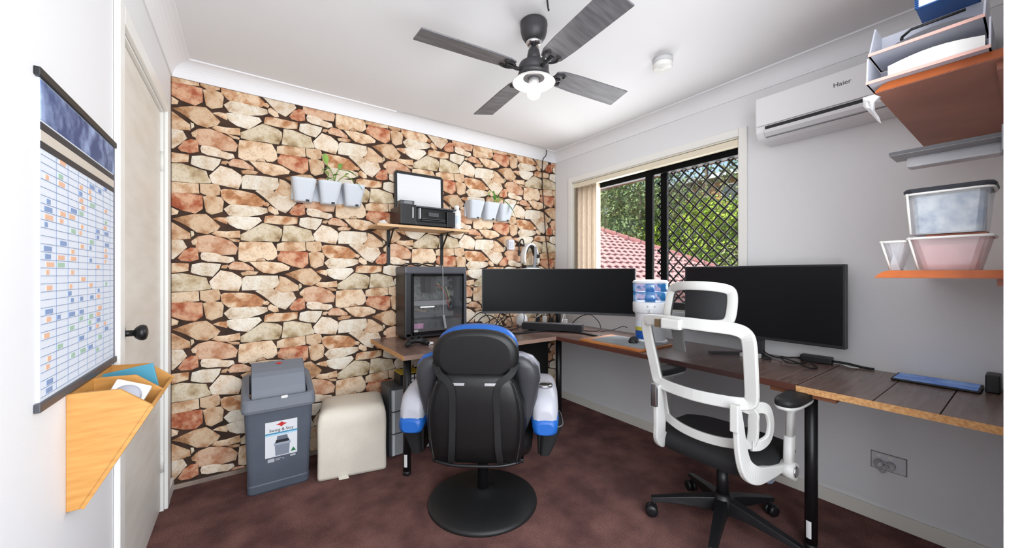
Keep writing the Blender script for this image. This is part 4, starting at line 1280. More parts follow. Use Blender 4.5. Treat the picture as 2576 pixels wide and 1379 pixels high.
for s in (1, -1):
    # ear of the lumbar support reaching round the side
    er = [(s * 0.205, -0.225, 0.672), (s * 0.228, -0.185, 0.680), (s * 0.240, -0.150, 0.662), (s * 0.244, -0.132, 0.61), (s * 0.240, -0.142, 0.555), (s * 0.224, -0.178, 0.530), (s * 0.205, -0.215, 0.530)]
    er = [(bx_(a), b, c) for a, b, c in er]
    O('lumbar_ear', MB().sweep(smooth(er, 4), rrect(0.007, 0.022, 0.004, 2), (s, 0, 0), smooth=False), m_cw, lf)
    # J-shaped side member from the back down and forward to the arm post
    jp = [(s * 0.185, -0.300, 0.700), (s * 0.188, -0.290, 0.62), (s * 0.192, -0.276, 0.52), (s * 0.204, -0.258, 0.45), (s * 0.220, -0.205, 0.415), (s * 0.238, -0.13, 0.408), (s * 0.252, -0.06, 0.410), (s * 0.262, -0.01, 0.412)]
    jp = [(bx_(a) if i < 5 else a, b, c) for i, (a, b, c) in enumerate(jp)]
    P_ = smooth(jp, 5)
    secs = []
    for i in range(len(P_)):
        t = i / (len(P_) - 1)
        w_ = 0.016 + 0.022 * math.sin(PI * min(1, t * 1.15))
        secs.append(rrect(0.011, w_, 0.005, 2))
    jm_ = O('side_member', MB().sweep(P_, secs, (s, 0, 0), smooth=False), m_cw)
    O('clip_plate', MB().obox((bx_(s * 0.188), -0.322, 0.655), (0.030, 0.012, 0.105)), m_cw if s > 0 else m_chrome, jm_, bevel=0.004)
    # arm: post, bracket, pad
    po = MB()
    po.loft([[Vector((s * 0.272 + a, -0.022 + b, 0.385)) for a, b in rrect(0.017, 0.026, 0.012, 3)], [Vector((s * 0.276 + a, -0.022 + b, 0.545)) for a, b in rrect(0.016, 0.025, 0.012, 3)]])
    post = O('arm_post', po, m_cw)
    O('arm_slider', MB().loft([[Vector((s * 0.277 + a, -0.022 + b, 0.540)) for a, b in rrect(0.013, 0.021, 0.010, 3)], [Vector((s * 0.279 + a, -0.018 + b, 0.640)) for a, b in rrect(0.013, 0.021, 0.010, 3)],
                               [Vector((s * 0.280 + a, -0.005 + b, 0.668)) for a, b in rrect(0.026, 0.05, 0.012, 3)]]), m_cw, post)
    O('arm_joint', MB().cyl((s * 0.250, -0.026, 0.405), (s * 0.300, -0.026, 0.405), 0.034, n=24), m_cw, post)
    O('joint_cap', MB().cyl((s * 0.299, -0.026, 0.405), (s * 0.304, -0.026, 0.405), 0.024, 0.020, n=20), m_chrome, post)
    sh_ = [sring((s * 0.282, 0.012, z), (1, 0, 0), (0, 1, 0), hw, hd, 28, 3.0) for z, hw, hd in ((0.664, 0.030, 0.110), (0.670, 0.044, 0.128), (0.682, 0.046, 0.130))]
    O('arm_tray', MB().loft(sh_), m_cw, post)
    pd = [sring((s * 0.282, 0.012, z), (1, 0, 0), (0, 1, 0), hw, hd, 28, 3.0) for z, hw, hd in ((0.682, 0.044, 0.128), (0.696, 0.046, 0.130), (0.706, 0.042, 0.126), (0.711, 0.030, 0.112))]
    O('arm_pad', MB().loft(pd), mat('pad_black', (20, 20, 22), 0.6), post)
# headrest: carrier, tongue, loop and mesh
O('headrest_carrier', MB().obox((-0.022, -0.388, 0.998), (0.088, 0.030, 0.044)), m_cw, bevel=0.008)
O('badge_plate', MB().obox((-0.088, -0.386, 0.995), (0.026, 0.012, 0.036)), mat('badge_bronze', (120, 100, 78), 0.3, metal=0.6), bevel=0.002)
O('headrest_tongue', MB().bar((-0.022, -0.352, 0.99), (-0.022, -0.322, 0.875), 0.050, 0.010, up=(0, 1, 0)), m_cw, bevel=0.004)
hp = [(-0.146, 1.06), (-0.140, 1.125), (-0.118, 1.145), (-0.06, 1.154), (0.0, 1.156), (0.06, 1.154), (0.118, 1.145), (0.140, 1.125), (0.146, 1.06), (0.140, 1.016), (0.11, 1.003), (0.0, 1.0), (-0.11, 1.003), (-0.140, 1.016)]
def hpnt(x, z):
    return Vector((x * 0.93 + 0.028, -0.345 + 0.05 * (abs(x) / 0.14) ** 2 + 0.05 * (z - 1.0) / 0.16, z + 0.002))
hl = O('headrest_frame', MB().sweep(loop([hpnt(x, z) for x, z in hp]), rrect(0.010, 0.019, 0.006, 2), (0, -1, 0.0), closed=True), m_cw)
gv = []
for j in range(5):
    z = 1.008 + 0.145 * j / 4
    hw = 0.125 if j < 4 else 0.09
    for i in range(7):
        gv.append(hpnt(hw * (2 * i / 6 - 1), z) + Vector((0, 0.006, 0)))
O('headrest_mesh', MB().add(gv, [(j * 7 + i, j * 7 + i + 1, (j + 1) * 7 + i + 1, (j + 1) * 7 + i) for j in range(4) for i in range(6)], 0, True), clear_mat('mesh_grey', (30, 30, 32), 0.72, 0.5, 0.02), hl, fix=False)

# ------------------------------------------------------------------ swing-top bin
m_bin = mat('bin_grey', (84, 90, 102), 0.5, col2=(74, 80, 92), nscale=4, bump=0.05, bscale=300)
m_binlid = mat('bin_lid_grey', (112, 117, 127), 0.5, bump=0.05, bscale=300)
bn = thing('swing_bin', 'tall grey swing top bin with a printed label', 'bin', (0.152, 2.59, 0))
def rr_at(x0, x1, y0, y1, z, r=0.025):
    cx, cy = (x0 + x1) / 2, (y0 + y1) / 2
    return [Vector((cx + a, cy + b, z)) for a, b in rrect((x1 - x0) / 2, (y1 - y0) / 2, r, 4)]
P('bin_body', MB().loft([rr_at(0.014, 0.294, 2.472, 2.708, 0.0), rr_at(0.004, 0.302, 2.464, 2.714, 0.012), rr_at(0.003, 0.303, 2.462, 2.716, 0.05), rr_at(0.006, 0.300, 2.465, 2.714, 0.056), rr_at(-0.010, 0.318, 2.448, 2.726, 0.47)], smooth=False), m_bin, bn)
# hooded rim, higher at the back
rim = MB()
def rim_ring(x0, x1, y0, y1, zf, zb, r):
    pts = rr_at(x0, x1, y0, y1, 0, r)
    for p in pts:
        t = (p.y - y0) / (y1 - y0)
        p.z = zf + (zb - zf) * t
    return pts
rim.loft([rim_ring(-0.020, 0.328, 2.437, 2.735, 0.455, 0.50, 0.03), rim_ring(-0.024, 0.332, 2.433, 2.739, 0.47, 0.53, 0.03), rim_ring(-0.020, 0.328, 2.437, 2.735, 0.512, 0.60, 0.03), rim_ring(-0.008, 0.316, 2.449, 2.725, 0.526, 0.612, 0.03),
          rim_ring(0.014, 0.294, 2.470, 2.705, 0.524, 0.610, 0.02), rim_ring(0.016, 0.292, 2.473, 2.702, 0.470, 0.56, 0.02), rim_ring(-0.005, 0.313, 2.452, 2.722, 0.455, 0.50, 0.03)], smooth=False, closed=True)
hood = P('rim', rim, m_binlid, bn)
P('latch', MB().obox((0.175, 2.4455, 0.522), (0.032, 0.012, 0.014)), m_white, hood, bevel=0.003)
P('bin_inside', MB().box(0.02, 2.476, 0.44, 0.288, 2.70, 0.456), mat('bin_dark', (24, 26, 30), 0.9), bn)
# swing flap standing open
fp = [(2.482, 0.500), (2.500, 0.565), (2.528, 0.628), (2.548, 0.650), (2.585, 0.668), (2.640, 0.690)]
fl_ = MB()
rs = []
for i, (y, z) in enumerate(fp):
    hw = 0.131
    rs.append([Vector((0.154 - hw, y, z)), Vector((0.154 + hw, y, z)), Vector((0.154 + hw, y + 0.010, z - 0.008)), Vector((0.154 - hw, y + 0.010, z - 0.008))])
fl_.loft(rs, smooth=False)
for s in (-1, 1):
    x = 0.154 + s * 0.131
    fl_.prism([(y, z) for y, z in fp] + [(2.640, 0.63), (2.60, 0.52), (2.52, 0.49)], (x - (0.003 if s > 0 else -0.0), 0, 0), (0, 1, 0), (0, 0, 1), 0.003)
flap = P('flap', fl_, m_binlid, bn)
m_red = mat('logo_red', (196, 44, 44), 0.5)
def diamond(name, c, hw, hh, u, w, par, d=0.0006):
    c, u, w = Vector(c), Vector(u).normalized(), Vector(w).normalized()
    pts = [(-hw, 0), (-hw * .45, hh * .35), (0, hh), (hw * .45, hh * .35), (hw, 0), (hw * .45, -hh * .35), (0, -hh), (-hw * .45, -hh * .35)]
    return P(name, MB().prism(pts, c, u, w, d), m_red, par)
diamond('logo', (0.160, 2.609, 0.6795), 0.020, 0.012, (1, 0, 0), (0, 0.93, 0.37), flap, 0.001)
# label on the front face, which leans out a little towards the top
def lab_o(x, z):
    t = (z - 0.056) / (0.47 - 0.056)
    return Vector((x, 2.465 + (2.448 - 2.465) * t, z))
LU = Vector((1, 0, 0)); LW = (lab_o(0, 0.4) - lab_o(0, 0.2)).normalized()
LN = LU.cross(LW)
def lab_rect(name, x0, x1, z0, z1, mt, par, d, poly=None):
    o = lab_o(0, 0) + LN * (d - 0.0004)
    k = 1.0 / LW.z
    pts = poly if poly else [(x0, z0), (x1, z0), (x1, z1), (x0, z1)]
    return P(name, MB().prism([(a, b * k) for a, b in pts], o, LU, LW, 0.0005), mt, par)
lab = lab_rect('label', 0.085, 0.238, 0.192, 0.390, mat('label_white', (222, 224, 228), 0.4), bn, 0.0012)
lab_rect('logo_band', 0.136, 0.190, 0.360, 0.384, m_red, lab, 0.0018, [(0.134, 0.371), (0.150, 0.376), (0.162, 0.385), (0.174, 0.376), (0.190, 0.371), (0.174, 0.366), (0.162, 0.357), (0.150, 0.366)])
text_part('lettering', 'Swing & Stay', 0.0225, mat('print_black', (28, 28, 32), 0.5), lab, lab_o(0.1615, 0.341) + LN * 0.0020, LU, LW)
lab_rect('blue_stripe', 0.085, 0.238, 0.3205, 0.3275, mat('print_blue', (52, 138, 176), 0.5), lab, 0.0018)
lab_rect('blue_tint', 0.085, 0.238, 0.312, 0.3200, mat('print_sky', (170, 208, 230), 0.5), lab, 0.0016)
g1, g2, g3 = mat('print_grey', (128, 136, 150), 0.5), mat('print_dark', (34, 36, 44), 0.5), mat('print_mid', (156, 164, 178), 0.5)
lab_rect('bin_picture', 0, 0, 0, 0, g1, lab, 0.0018, [(0.133, 0.196), (0.198, 0.196), (0.202, 0.262), (0.129, 0.262)])
lab_rect('bin_picture_rim', 0, 0, 0, 0, g3, lab, 0.0022, [(0.124, 0.255), (0.207, 0.255), (0.203, 0.272), (0.128, 0.272)])
lab_rect('bin_picture_mouth', 0, 0, 0, 0, g2, lab, 0.0024, [(0.131, 0.268), (0.200, 0.268), (0.195, 0.284), (0.136, 0.284)])
lab_rect('bin_picture_flap', 0, 0, 0, 0, mat('print_slate', (104, 110, 124), 0.5), lab, 0.0022, [(0.138, 0.284), (0.193, 0.284), (0.189, 0.306), (0.142, 0.306)])
lab_rect('green_triangle', 0, 0, 0, 0, mat('print_green', (30, 112, 62), 0.5), lab, 0.0018, [(0.206, 0.205), (0.232, 0.205), (0.219, 0.227)])
for x0, x1, z0, z1 in ((0.097, 0.128, 0.165, 0.184), (0.131, 0.160, 0.178, 0.181), (0.131, 0.155, 0.171, 0.174), (0.166, 0.174, 0.172, 0.177), (0.204, 0.230, 0.176, 0.186)):
    lab_rect('print_mark', x0, x1, z0, z1, mat('print_pale', (176, 180, 188), 0.5), bn, 0.0012)

# ------------------------------------------------------------------ cream cube stool
ang = math.atan2(-0.079, 0.379)
ot = thing('cube_stool', 'worn cream leatherette cube stool against the stone wall', 'stool', (0.335 + 0.19 * math.cos(ang) - 0.175 * math.sin(ang), 2.415 + 0.19 * math.sin(ang) + 0.175 * math.cos(ang), 0), ang)
m_cream = mat('cream_leatherette', (222, 214, 200), 0.5, col2=(206, 198, 186), nscale=3.5, bump=0.12, bscale=90)
def st_ring(hw, hd, z, r=0.02):
    return [Vector((a, b, z)) for a, b in rrect(hw, hd, r, 4)]
P('cover', MB().loft([st_ring(0.190, 0.172, 0.004), st_ring(0.192, 0.174, 0.02), st_ring(0.190, 0.172, 0.15), st_ring(0.192, 0.174, 0.30, 0.022), st_ring(0.190, 0.172, 0.345, 0.026), st_ring(0.183, 0.163, 0.378, 0.032), st_ring(0.165, 0.145, 0.398, 0.04), st_ring(0.12, 0.10, 0.406, 0.05), st_ring(0.04, 0.04, 0.408, 0.03)]), m_cream, ot, world=False)
P('torn_flap', MB().add([(-0.08, -0.174, 0.012), (-0.03, -0.174, 0.016), (-0.02, -0.195, 0.002), (-0.075, -0.197, 0.002), (-0.08, -0.172, 0.010), (-0.03, -0.172, 0.013), (-0.02, -0.193, 0.0005), (-0.075, -0.195, 0.0005)],
                        [(0, 1, 2, 3), (7, 6, 5, 4), (0, 4, 5, 1), (2, 6, 7, 3), (1, 5, 6, 2), (3, 7, 4, 0)]), m_cream, ot, world=False)

# ------------------------------------------------------------------ wall shelf with the printer
m_pine = mat('pine_shelf', (214, 178, 138), 0.55, col2=(196, 156, 114), nscale=6, stretch=(1, 12, 1))
ws_ = thing('wall_shelf', 'pale pine wall shelf on black brackets holding the printer', 'shelf', (1.07, YB, 1.535))
P('board', MB().box(0.715, 2.565, 1.532, 1.42, YB - 0.006, 1.550), m_pine, ws_, bevel=0.002)
for x in (0.862, 1.290):
    br = MB().box(x - 0.012, YB - 0.014, 1.275, x + 0.012, YB - 0.008, 1.530).box(x - 0.012, 2.60, 1.526, x + 0.012, YB - 0.008, 1.532)
    br.bar((x, YB - 0.014, 1.41), (x, 2.69, 1.528), 0.006, 0.016)
    P('bracket', br, m_blackmetal, ws_)

pr = thing('printer', 'black multifunction printer with its scanner lid raised on the shelf', 'printer', (1.08, 2.68, 1.55))
m_prt = mat('printer_black', (34, 34, 36), 0.38)
m_prtg = mat('printer_slate', (70, 71, 76), 0.42)
pz = 1.552
P('body', MB().box(0.872, 2.60, pz + 0.006, 1.292, 2.785, pz + 0.135).box(0.872, 2.562, pz + 0.006, 0.985, 2.60, pz + 0.145).box(1.225, 2.562, pz + 0.006, 1.292, 2.60, pz + 0.120).box(0.985, 2.57, pz + 0.006, 1.225, 2.60, pz + 0.030), m_prt, pr, bevel=0.004)
P('control_panel', MB().box(0.872, 2.562, pz + 0.140, 0.972, 2.64, pz + 0.172), m_prtg, pr, bevel=0.006)
P('panel_display', MB().box(0.896, 2.560, pz + 0.148, 0.955, 2.564, pz + 0.166), mat('display_grey', (120, 122, 126), 0.3), pr)
P('scanner_bed', MB().box(0.972, 2.562, pz + 0.132, 1.30, 2.785, pz + 0.142), m_prtg, pr, bevel=0.002)
P('scanner_glass', MB().box(0.99, 2.60, pz + 0.142, 1.27, 2.765, pz + 0.1435), m_blackgloss, pr)
lid_c = Vector((0, 0, 0))
tl = math.radians(6)
def lp_(x, h, d=0.0):
    return Vector((x, 2.772 + math.sin(tl) * h * 0.3 - d, pz + 0.138 + math.cos(tl) * h))
ld = MB()
ro = [(0.898, 0.0), (1.288, 0.0), (1.288, 0.275), (1.270, 0.292), (0.912, 0.292), (0.898, 0.278)]
ld.add([lp_(x, h, 0.012) for x, h in ro] + [lp_(x, h, -0.012) for x, h in ro], [list(range(6)), list(reversed(range(6, 12)))] + [[i, (i + 1) % 6, 6 + (i + 1) % 6, 6 + i] for i in range(6)])
lid = P('scanner_lid', ld, m_prt, pr, bevel=0.003)
pd_ = MB()
ro = [(0.915, 0.012), (1.262, 0.012), (1.262, 0.268), (0.915, 0.268)]
pd_.add([lp_(x, h, 0.018) for x, h in ro] + [lp_(x, h, 0.012) for x, h in ro], [(0, 1, 2, 3), (7, 6, 5, 4), (0, 4, 5, 1), (1, 5, 6, 2), (2, 6, 7, 3), (3, 7, 4, 0)])
P('lid_pad', pd_, mat('lid_pad_white', (218, 219, 222), 0.55), lid)
P('carriage_bay', MB().box(0.99, 2.594, pz + 0.035, 1.222, 2.599, pz + 0.128), mat('bay_dark', (20, 20, 22), 0.6), pr)
P('carriage', MB().box(1.085, 2.580, pz + 0.075, 1.165, 2.596, pz + 0.105), m_prtg, pr, bevel=0.002)
for x in (0.955, 1.008):
    P('lever', MB().box(x, 2.556, pz + 0.05, x + 0.008, 2.562 if x < 0.98 else 2.596, pz + 0.125), mat('lever_pale', (186, 188, 192), 0.4), pr)
for z in (0.040, 0.052):
    P('tray_rib', MB().box(1.03, 2.566, pz + z, 1.21, 2.598, pz + z + 0.004), m_prtg, pr)

ib = thing('ink_bottle', 'white plastic bottle beside the black printer', 'bottle', (1.352, 2.66, 1.55))
P('body', MB().lathe([(0.030, 1.551), (0.033, 1.556), (0.033, 1.68), (0.028, 1.70), (0.016, 1.712)], 24, Matrix.Translation((1.352, 2.66, 0))), mat('bottle_white', (232, 232, 230), 0.35), ib)
P('cap', MB().lathe([(0.019, 1.712), (0.019, 1.742), (0.016, 1.745)], 20, Matrix.Translation((1.352, 2.66, 0))), m_white, ib)
P('label', MB().lathe([(0.0335, 1.60), (0.0335, 1.66)], 24, Matrix.Translation((1.352, 2.66, 0)), cap=False), mat('label_pale_blue', (206, 216, 226), 0.5), ib)
tag(P('paper_scrap', MB().add([(0.745, 2.62, 1.551), (0.80, 2.60, 1.553), (0.82, 2.66, 1.551), (0.77, 2.68, 1.563), (0.785, 2.64, 1.585), (0.75, 2.655, 1.575)], [(0, 1, 4), (1, 2, 4), (2, 3, 4), (3, 5, 4), (5, 0, 4), (0, 5, 3, 2, 1)]), m_white), 'crumpled white paper scrap at the end of the pine shelf', 'paper')
cable('printer_lead', [(0.872, 2.72, 1.575), (0.84, 2.70, 1.556), (0.80, 2.70, 1.556), (0.79, 2.74, 1.556), (0.83, 2.77, 1.556)], 0.004, m_cable, 'short black lead lying behind the printer on the shelf')

# ------------------------------------------------------------------ wall planters
m_pot = mat('pot_white', (200, 205, 213), 0.45)
m_soil = mat('soil', (70, 52, 40), 0.95)
m_stem = mat('stem_green', (112, 142, 62), 0.6)
m_leafp = mat('leaf_plant', (84, 140, 62), 0.5, col2=(126, 172, 84), nscale=20)
m_leafy = mat('leaf_plant_pale', (176, 206, 110), 0.5, col2=(140, 184, 90), nscale=20)
def pot_set(x0, label):
    t = thing('wall_planter', label, 'planter', (x0 + 0.22, YB - 0.008, 1.66), 0, 'white planters hung on the stone wall')
    P('back_plate', MB().box(x0 + 0.01, YB - 0.016, 1.69, x0 + 0.44, YB - 0.008, 1.80), m_pot, t, bevel=0.002)
    for k in range(3):
        cx = x0 + 0.073 + k * 0.150
        y1 = YB - 0.016
        rs = []
        for z, hw, d in ((1.672, 0.048, 0.075), (1.680, 0.050, 0.08), (1.800, 0.068, 0.118), (1.815, 0.070, 0.120), (1.815, 0.066, 0.116), (1.795, 0.063, 0.112)):
            rs.append([Vector((cx + a, y1 - d / 2 + b, z)) for a, b in rrect(hw, d / 2, 0.022, 3)])
        pot = P('pot', MB().loft(rs, smooth=False), m_pot, t)
        P('soil', MB().prism(rrect(0.062, 0.052, 0.02, 3), (cx, y1 - 0.058, 1.788), (1, 0, 0), (0, 1, 0), 0.004), m_soil, pot)
        nt_ = MB().box(cx + 0.010, y1 - 0.0815, 1.672, cx + 0.030, y1 - 0.073, 1.688)
        P('overflow_notch', nt_, mat('notch_dark', (40, 40, 44), 0.6), pot)
    return t
pot_set(0.228, 'white three-pot wall planter next to the printer shelf on the door side')
pot_set(1.487, 'white three-pot wall planter above the curved monitor')
def leaf_blade(mb, p, d, L, W, droop, n=5):
    """pointed leaf with a folded midrib"""
    p, d = Vector(p), Vector(d).normalized()
    s = d.cross(Vector((0, 0, 1)))
    s = s.normalized() if s.length > 1e-4 else Vector((1, 0, 0))
    vs, fs = [], []
    for i in range(n + 1):
        t = i / n
        c = p + d * L * t + Vector((0, 0, -droop * t * t))
        w = W * math.sin(PI * min(1, t * 0.92 + 0.04)) ** 0.8
        vs += [c - s * w + Vector((0, 0, w * 0.3)), c, c + s * w + Vector((0, 0, w * 0.3))]
    for i in range(n):
        for j in (0, 1):
            fs.append((3 * i + j, 3 * i + j + 1, 3 * i + j + 4, 3 * i + j + 3))
    mb.add(vs, fs, 0, True)
def plant(name, label, base, stems):
    t = thing(name, label, 'plant', base)
    for end, bend, leaves in stems:
        b = Vector(base)
        e = b + Vector(end)
        path = smooth([b, b.lerp(e, 0.5) + Vector(bend), e], 6)
        P('stem', MB().tube(path, 0.0028, 6), m_stem, t)
        for i, (frac, d, L, W, dr, ml) in enumerate(leaves):
            p = path[min(len(path) - 1, int(frac * (len(path) - 1)))]
            mb = MB()
            leaf_blade(mb, p, d, L, W, dr)
            P('leaf', mb, ml, t, fix=False)
plant('potted_vine', 'green trailing vine growing in the middle pot of the planter', (0.475, 2.72, 1.79), [
    ((-0.045, -0.02, 0.135), (0.02, 0, 0), [(1.0, (-0.2, -0.3, 0.8), 0.075, 0.020, 0.01, m_leafy), (0.75, (-1, -0.3, 0.2), 0.055, 0.024, 0.03, m_leafp), (0.55, (0.6, -0.5, 0.4), 0.05, 0.016, 0.02, m_leafp)]),
    ((0.065, -0.03, 0.110), (-0.01, 0, 0.05), [(1.0, (0.9, -0.3, -0.2), 0.085, 0.018, 0.03, m_leafp), (0.6, (0.2, -0.3, 0.8), 0.06, 0.018, 0.02, m_leafp), (0.3, (-0.8, -0.3, 0.1), 0.05, 0.015, 0.02, m_leafy)]),
    ((0.125, -0.03, 0.045), (0.0, 0, 0.05), [(1.0, (0.8, -0.2, -0.6), 0.065, 0.014, 0.02, m_leafp), (0.5, (0.5, -0.3, 0.6), 0.05, 0.016, 0.02, m_leafy)]),
    ((-0.035, -0.03, 0.065), (-0.02, 0, 0.0), [(1.0, (-0.6, -0.4, 0.5), 0.055, 0.018, 0.02, m_leafy), (0.6, (0.6, -0.4, 0.3), 0.04, 0.014, 0.02, m_leafp)])])
plant('spiky_plant', 'small spiky green plant in the planter above the curved monitor', (1.735, 2.72, 1.79), [
    ((-0.04, -0.02, 0.125), (0.02, 0, 0.03), [(1.0, (-0.5, -0.2, -0.5), 0.06, 0.006, 0.02, m_leafy), (0.5, (-0.4, -0.4, 0.8), 0.06, 0.008, 0.02, m_leafp)]),
    ((0.04, -0.02, 0.105), (0.0, 0, 0.02), [(1.0, (0.6, -0.2, 0.6), 0.06, 0.007, 0.03, m_leafp), (0.4, (-0.3, -0.4, 0.8), 0.07, 0.009, 0.01, m_leafp)]),
    ((0.13, -0.05, 0.02), (0.0, 0, 0.05), [(1.0, (0.6, -0.2, -0.9), 0.10, 0.010, 0.02, m_leafp), (0.6, (0.8, -0.2, -0.4), 0.09, 0.009, 0.04, m_leafp), (0.3, (0.1, -0.5, 0.9), 0.06, 0.010, 0.0, m_leafp)]),
    ((-0.01, -0.03, 0.05), (0, 0, 0), [(1.0, (-0.5, -0.4, 0.7), 0.05, 0.010, 0.01, m_leafp), (0.7, (0.5, -0.4, 0.7), 0.05, 0.010, 0.01, m_leafy)])])

# ------------------------------------------------------------------ headset on a hook, white wall sensor, hanging lead
vr = thing('virtual_reality_headset', 'white headset with black padding hung on the stone wall', 'headset', (2.155, 2.76, 1.28))
def ell(cx, cz, rx_, rz_, y, a0, a1, n=22):
    return [Vector((cx + rx_ * math.cos(math.radians(a0 + (a1 - a0) * i / n)), y, cz + rz_ * math.sin(math.radians(a0 + (a1 - a0) * i / n)))) for i in range(n + 1)]
P('head_band', MB().sweep(ell(2.150, 1.350, 0.078, 0.135, 2.745, -20, 200), rrect(0.034, 0.010, 0.008, 2), (0, -1, 0)), m_white, vr)
P('band_padding', MB().sweep(ell(2.150, 1.350, 0.065, 0.118, 2.742, 15, 150), rrect(0.030, 0.007, 0.005, 2), (0, -1, 0)), m_black, vr)
P('top_strap', MB().sweep(smooth([(2.190, 2.715, 1.46), (2.186, 2.705, 1.39), (2.172, 2.70, 1.31), (2.162, 2.70, 1.255)], 4), rrect(0.005, 0.015, 0.004, 2), (0, -1, 0)), mat('strap_grey', (128, 128, 134), 0.7), vr)
vis = [[Vector((2.150 + a, y, 1.215 + b)) for a, b in rrect(0.092 * k, 0.052 * k, 0.03, 3)] for y, k in ((2.79, 0.9), (2.775, 1.0), (2.70, 1.0), (2.685, 0.88))]
P('visor', MB().loft(vis), m_white, vr)
P('face_padding', MB().loft([[Vector((2.150 + a, y, 1.268 + b)) for a, b in rrect(0.080 * k, 0.020 * k, 0.015, 3)] for y, k in ((2.78, 0.9), (2.76, 1.0), (2.70, 0.95))]), m_black, vr)
P('dial', MB().cyl((2.208, 2.715, 1.372), (2.216, 2.690, 1.372), 0.017, n=16), m_black, vr)
whk = thing('wall_hook', 'dark bent wire hook on the stone wall above the headset', 'hook', (2.14, YB - 0.008, 1.42))
P('wire', MB().tube(smooth([(2.068, YB - 0.010, 1.40), (2.068, YB - 0.012, 1.475), (2.072, YB - 0.03, 1.520), (2.082, YB - 0.05, 1.525), (2.090, YB - 0.055, 1.49), (2.096, YB - 0.05, 1.45)], 5), 0.006, 8), mat('hook_grey', (70, 66, 64), 0.5, metal=0.5), whk)
P('plate', MB().box(2.058, YB - 0.014, 1.375, 2.080, YB - 0.007, 1.425), mat('hook_grey', (70, 66, 64), 0.5, metal=0.5), whk)
sn = thing('wall_sensor', 'small white rounded sensor box on the stone wall', 'sensor', (1.965, YB - 0.008, 1.42))
P('body', MB().box(1.925, YB - 0.05, 1.425, 1.990, YB - 0.007, 1.520), mat('sensor_white', (206, 206, 214), 0.45), sn, bevel=0.010, seg=3)
P('lens', MB().box(1.938, YB - 0.0525, 1.44, 1.976, YB - 0.049, 1.50), mat('lens_grey', (178, 180, 190), 0.3), sn, bevel=0.004)
cable('wall_lead', [(2.330, YB - 0.096, 2.385), (2.330, YB - 0.085, 2.335), (2.335, YB - 0.03, 2.29), (2.348, YB - 0.014, 2.05), (2.370, YB - 0.014, 1.80), (2.392, YB - 0.014, 1.55), (2.425, YB - 0.014, 1.34), (2.438, YB - 0.014, 1.18), (2.442, YB - 0.014, 0.80)], 0.0045, mat('lead_dark', (46, 38, 34), 0.6), 'dark lead running down the stone wall near the room corner')
cable('cornice_lead', [(0.90, 2.722, 2.394), (1.05, 2.718, 2.396), (1.22, 2.716, 2.393), (1.42, 2.717, 2.396), (1.70, 2.715, 2.393), (2.05, 2.717, 2.395), (2.325, 2.716, 2.392)], 0.003, mat('lead_white', (190, 188, 186), 0.6), 'thin pale lead tacked along the cornice of the stone wall')

# ------------------------------------------------------------------ things on the desk
T_ = DZT + 0.001
gp = thing('game_controller', 'black game controller on the desk in front of the computer tower', 'controller', (0.905, 2.375, T_))
rs = []
for x, y, hy, z, hz in ((-0.058, 0.0, 0.022, 0.020, 0.016), (-0.050, 0.002, 0.030, 0.026, 0.022), (-0.028, 0.010, 0.030, 0.030, 0.020), (0, 0.014, 0.028, 0.031, 0.019), (0.028, 0.010, 0.030, 0.030, 0.020), (0.050, 0.002, 0.030, 0.026, 0.022), (0.058, 0.0, 0.022, 0.020, 0.016)):
    rs.append(sring((0.905 + x, 2.375 + y, T_ + z + 0.002), (0, 1, 0), (0, 0, 1), hy, hz, 18, 2.4))
P('shell', MB().loft(rs), m_black, gp)
for s in (-1, 1):
    P('grip', MB().tube(smooth([(0.905 + s * 0.045, 2.372, T_ + 0.026), (0.905 + s * 0.062, 2.345, T_ + 0.022), (0.905 + s * 0.066, 2.318, T_ + 0.017)], 4), [0.022, 0.022, 0.021, 0.020, 0.019, 0.018, 0.017, 0.015, 0.010], 12), m_black, gp)
    P('thumb_stick', MB().lathe([(0.006, 0.0), (0.006, 0.012), (0.010, 0.014), (0.010, 0.018), (0.006, 0.019)], 14, Matrix.Translation((0.905 + s * 0.022, 2.368, T_ + 0.046))), m_blackgloss, gp)
tag(P('paper_slip', MB().obox((1.0, 2.365, T_ + 0.008), (0.05, 0.03, 0.014), Matrix.Rotation(0.5, 3, 'Z')), m_white, bevel=0.003), 'small white slip lying beside the game controller', 'paper')

# sound bar behind the curved monitor
a_, b_ = Vector((1.915, 2.535, 0)), Vector((2.205, 2.125, 0))
sb = thing('sound_bar', 'low black sound bar on the desk below the curved monitor', 'sound bar', ((a_.x + b_.x) / 2, (a_.y + b_.y) / 2, T_))
P('body', MB().bar(a_ + Vector((0, 0, T_ + 0.036)), b_ + Vector((0, 0, T_ + 0.036)), 0.075, 0.058), m_black, sb, bevel=0.006)
dd = (b_ - a_).normalized(); nn_ = Vector((dd.y, -dd.x, 0))
if nn_.dot(Vector((-1, -1, 0))) < 0: nn_ = -nn_
P('grille', MB().bar(a_ + dd * 0.012 + nn_ * 0.038 + Vector((0, 0, T_ + 0.034)), b_ - dd * 0.012 + nn_ * 0.038 + Vector((0, 0, T_ + 0.034)), 0.004, 0.046), mat('grille_cloth', (30, 30, 33), 0.85), sb)
P('top_panel', MB().bar(a_ + dd * 0.01 + Vector((0, 0, T_ + 0.0655)), b_ - dd * 0.01 + Vector((0, 0, T_ + 0.0655)), 0.068, 0.003), mat('bar_top', (92, 92, 96), 0.4), sb)
for q in (0.15, 0.85):
    p = a_.lerp(b_, q)
    P('foot', MB().box(p.x - 0.02, p.y - 0.02, T_, p.x + 0.02, p.y + 0.02, T_ + 0.010), m_black, sb)

